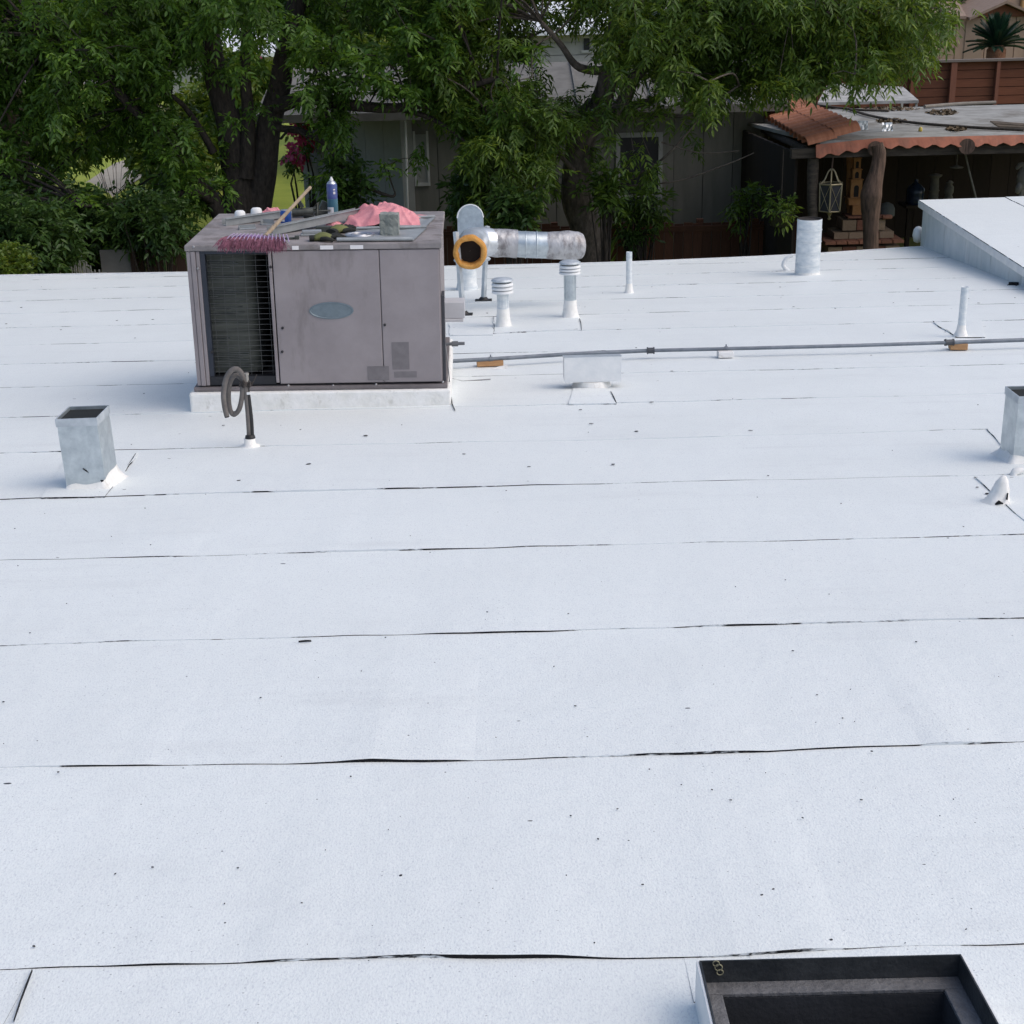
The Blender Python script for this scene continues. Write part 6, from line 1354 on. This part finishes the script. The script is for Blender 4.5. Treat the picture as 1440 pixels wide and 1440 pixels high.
# sago palm
def frond_palm(o, c, n, length, rise, m, name='frond', leaf=.30, seed=1):
    r_ = random.Random(seed)
    for i in range(n):
        a = 2*PI*i/n*2.618; el = r_.uniform(.10, 1.4); P_ = []
        for k in range(9):
            t = k/8; P_.append(c + Vector((math.cos(a)*length*t*math.cos(el)*(1), math.sin(a)*length*t*math.cos(el), length*(math.sin(el)*t*rise - .30*t*t))))
        v = []; f = []
        for k in range(1, 40):
            t = k/39*8; j = min(7, int(t)); pt = P_[j].lerp(P_[j+1], t-j); d = (P_[j+1]-P_[j]).normalized(); s_ = d.cross(Vector((0, 0, 1))).normalized(); ll = leaf*math.sin(PI*(.12+.83*k/39))
            for sg_ in (-1, 1):
                tp = pt + s_*sg_*ll*.8 + d*ll*.55 + Vector((0, 0, .04)); o_ = len(v); e = d*.014; v += [pt-e, pt+e, tp]; f.append((o_, o_+1, o_+2))
        mb = MB(); mb.add(v, f); mb.tube(P_, [.014*(1-.8*k/8) for k in range(9)], 4); part(name, mb, [m], o)
q = V(1401, 72, 31.6); o = thing('sago_palm', (q.x, q.y, q.z-.35), 'dark green sago palm with spiky fronds in front of the shed', 'palm'); part('trunk', MB().lathe([(.17, -.6), (.20, -.1), (.20, .03), (.13, .12)], 14, T3(q)), [mat('shaggy_orange_trunk', (.20, .085, .045), .95, scale=12, col2=(.32, .16, .09), bump=.9)], o)
frond_palm(o, q+Vector((0, 0, .08)), 72, .68, 1.35, PALMLEAF, leaf=.13)
# palm trunk at the far left
q = V(-6, 60, 20.8); o = thing('fan_palm', (q.x, 20.8, GZ), 'thick ringed brown palm trunk at the far left', 'palm'); mb = MB(); prof = []
for i in range(60): z = GZ + i*.13; prof += [(.25-.0006*i, z), (.262-.0006*i, z+.10)]
part('trunk', MB().lathe(prof, 18, T3((q.x, 20.8, 0))), [mat('ringed_palm_bark', (.13, .095, .075), .95, scale=5, col2=(.25, .19, .15), stretch=(1, 1, 5), bump=.7)], o)
frond_palm(o, Vector((q.x, 20.8, GZ+7.8)), 24, 2.2, .9, LEAF3, leaf=.5, seed=4)
# bougainvillea
def flowers(label, px, py, rx, ry, Y, n):
    c = V(px, py, Y); k_ = Y/F; o = thing('flowering_shrub', (c.x, Y, terrain_z(c.x, Y)), label, 'shrub', 'flowering shrubs'); C = []; mb = MB()
    for i in range(n):
        q = c + Vector((rnd.gauss(0, rx*k_*.5), rnd.gauss(0, .3), rnd.gauss(0, ry*k_*.5))); C.append(list(q))
        if i % 5 == 0: b_ = Vector((c.x, Y, terrain_z(c.x, Y))); mb.tube([b_, b_.lerp(q, .5)+Vector((rnd.gauss(0, .2), 0, .3)), q], [.03, .018, .006], 5)
    part('stems', mb, [BARK], o); C = np.array(C); A_ = nrm(rng.normal(size=C.shape)); lv = Leaves(); lv.add(sprays(C, A_, 6, 5, .10, .07, .12, .1, .1)); lv.build('bracts', FLOWER, o)['kind'] = 'stuff'; lv = Leaves(); lv.add(sprays(C + rng.normal(size=C.shape)*.15, A_, 5, 5, .11, .05, .12, .1, .15)); lv.build('leaves', LEAF4, o)
flowers('magenta flowering shrub on the bright lawn behind the trunks', 428, 185, 16, 24, 26, 12); flowers('magenta flowering shrub lower beside the lawn', 418, 218, 12, 12, 26.5, 7); flowers('red flowering shrub far behind the forked trunk', 365, 98, 8, 14, 33, 8)
# mid-distance garden shrubs and the wooded slope beyond
gM = 'garden shrubs on the slope'
for (px, py, rx, ry, Y, lab, m) in ((60, 180, 90, 60, 31, 'rounded mid-green shrub on the slope behind the left foliage', FARLEAF), (300, 170, 60, 50, 32, 'sunlit yellow-green shrub behind the forked trunk', LEAF4), (230, 215, 40, 30, 27, 'low yellow-green shrub beside the pale path', LEAF4), (345, 130, 45, 50, 29, 'yellow-green shrub seen between the forked limbs', LEAF4), (500, 95, 70, 45, 37, 'tall yellow-green shrub behind the horizontal limb', LEAF4), (150, 180, 70, 30, 29, 'sunlit shrub beyond the pale path', LEAF4), (610, 95, 60, 40, 31, 'mid-green shrub beside the bright white roof', FARLEAF), (1010, 120, 60, 50, 29, 'broad mid-green shrub above the patio tiles', FARLEAF), (455, 130, 40, 40, 34, 'yellow-green shrub left of the grey house roof', LEAF4), (560, 120, 60, 40, 33, 'mid-green shrub above the grey house roof', FARLEAF), (960, 165, 50, 40, 28.5, 'sunlit yellow-green shrub behind the grey house roof', LEAF4), (1180, 120, 50, 20, 33, 'mid-green shrub behind the patio roof', FARLEAF), (1290, 10, 60, 40, 36, 'dark tree crown beside the shed roof', LEAF3)):
    bush('garden_shrub', lab, px, py, rx, ry, Y, 1.0, 150, m, gM, .17, .06, sr=.006)
lv = Leaves(); C = []
for i in range(2600):
    x = rnd.uniform(-34, 34); y = rnd.uniform(54, 80); z = terrain_z(x, y) + rnd.random()**.7*(3.2+2.2*mn.noise((x*.12, y*.12, 2))); C.append([x, y, z])
C = np.array(C); lv.add(sprays(C, nrm(rng.normal(size=C.shape)), 7, 5, .55, .26, .6, .1, .6)); me = fast_mesh('wooded_slope', np.concatenate(lv.v), np.concatenate(lv.q), FARLEAF); wd = link('wooded_slope', me); wd['kind'] = 'stuff'; wd['label'] = 'mass of trees on the far slope'; wd['category'] = 'woods'
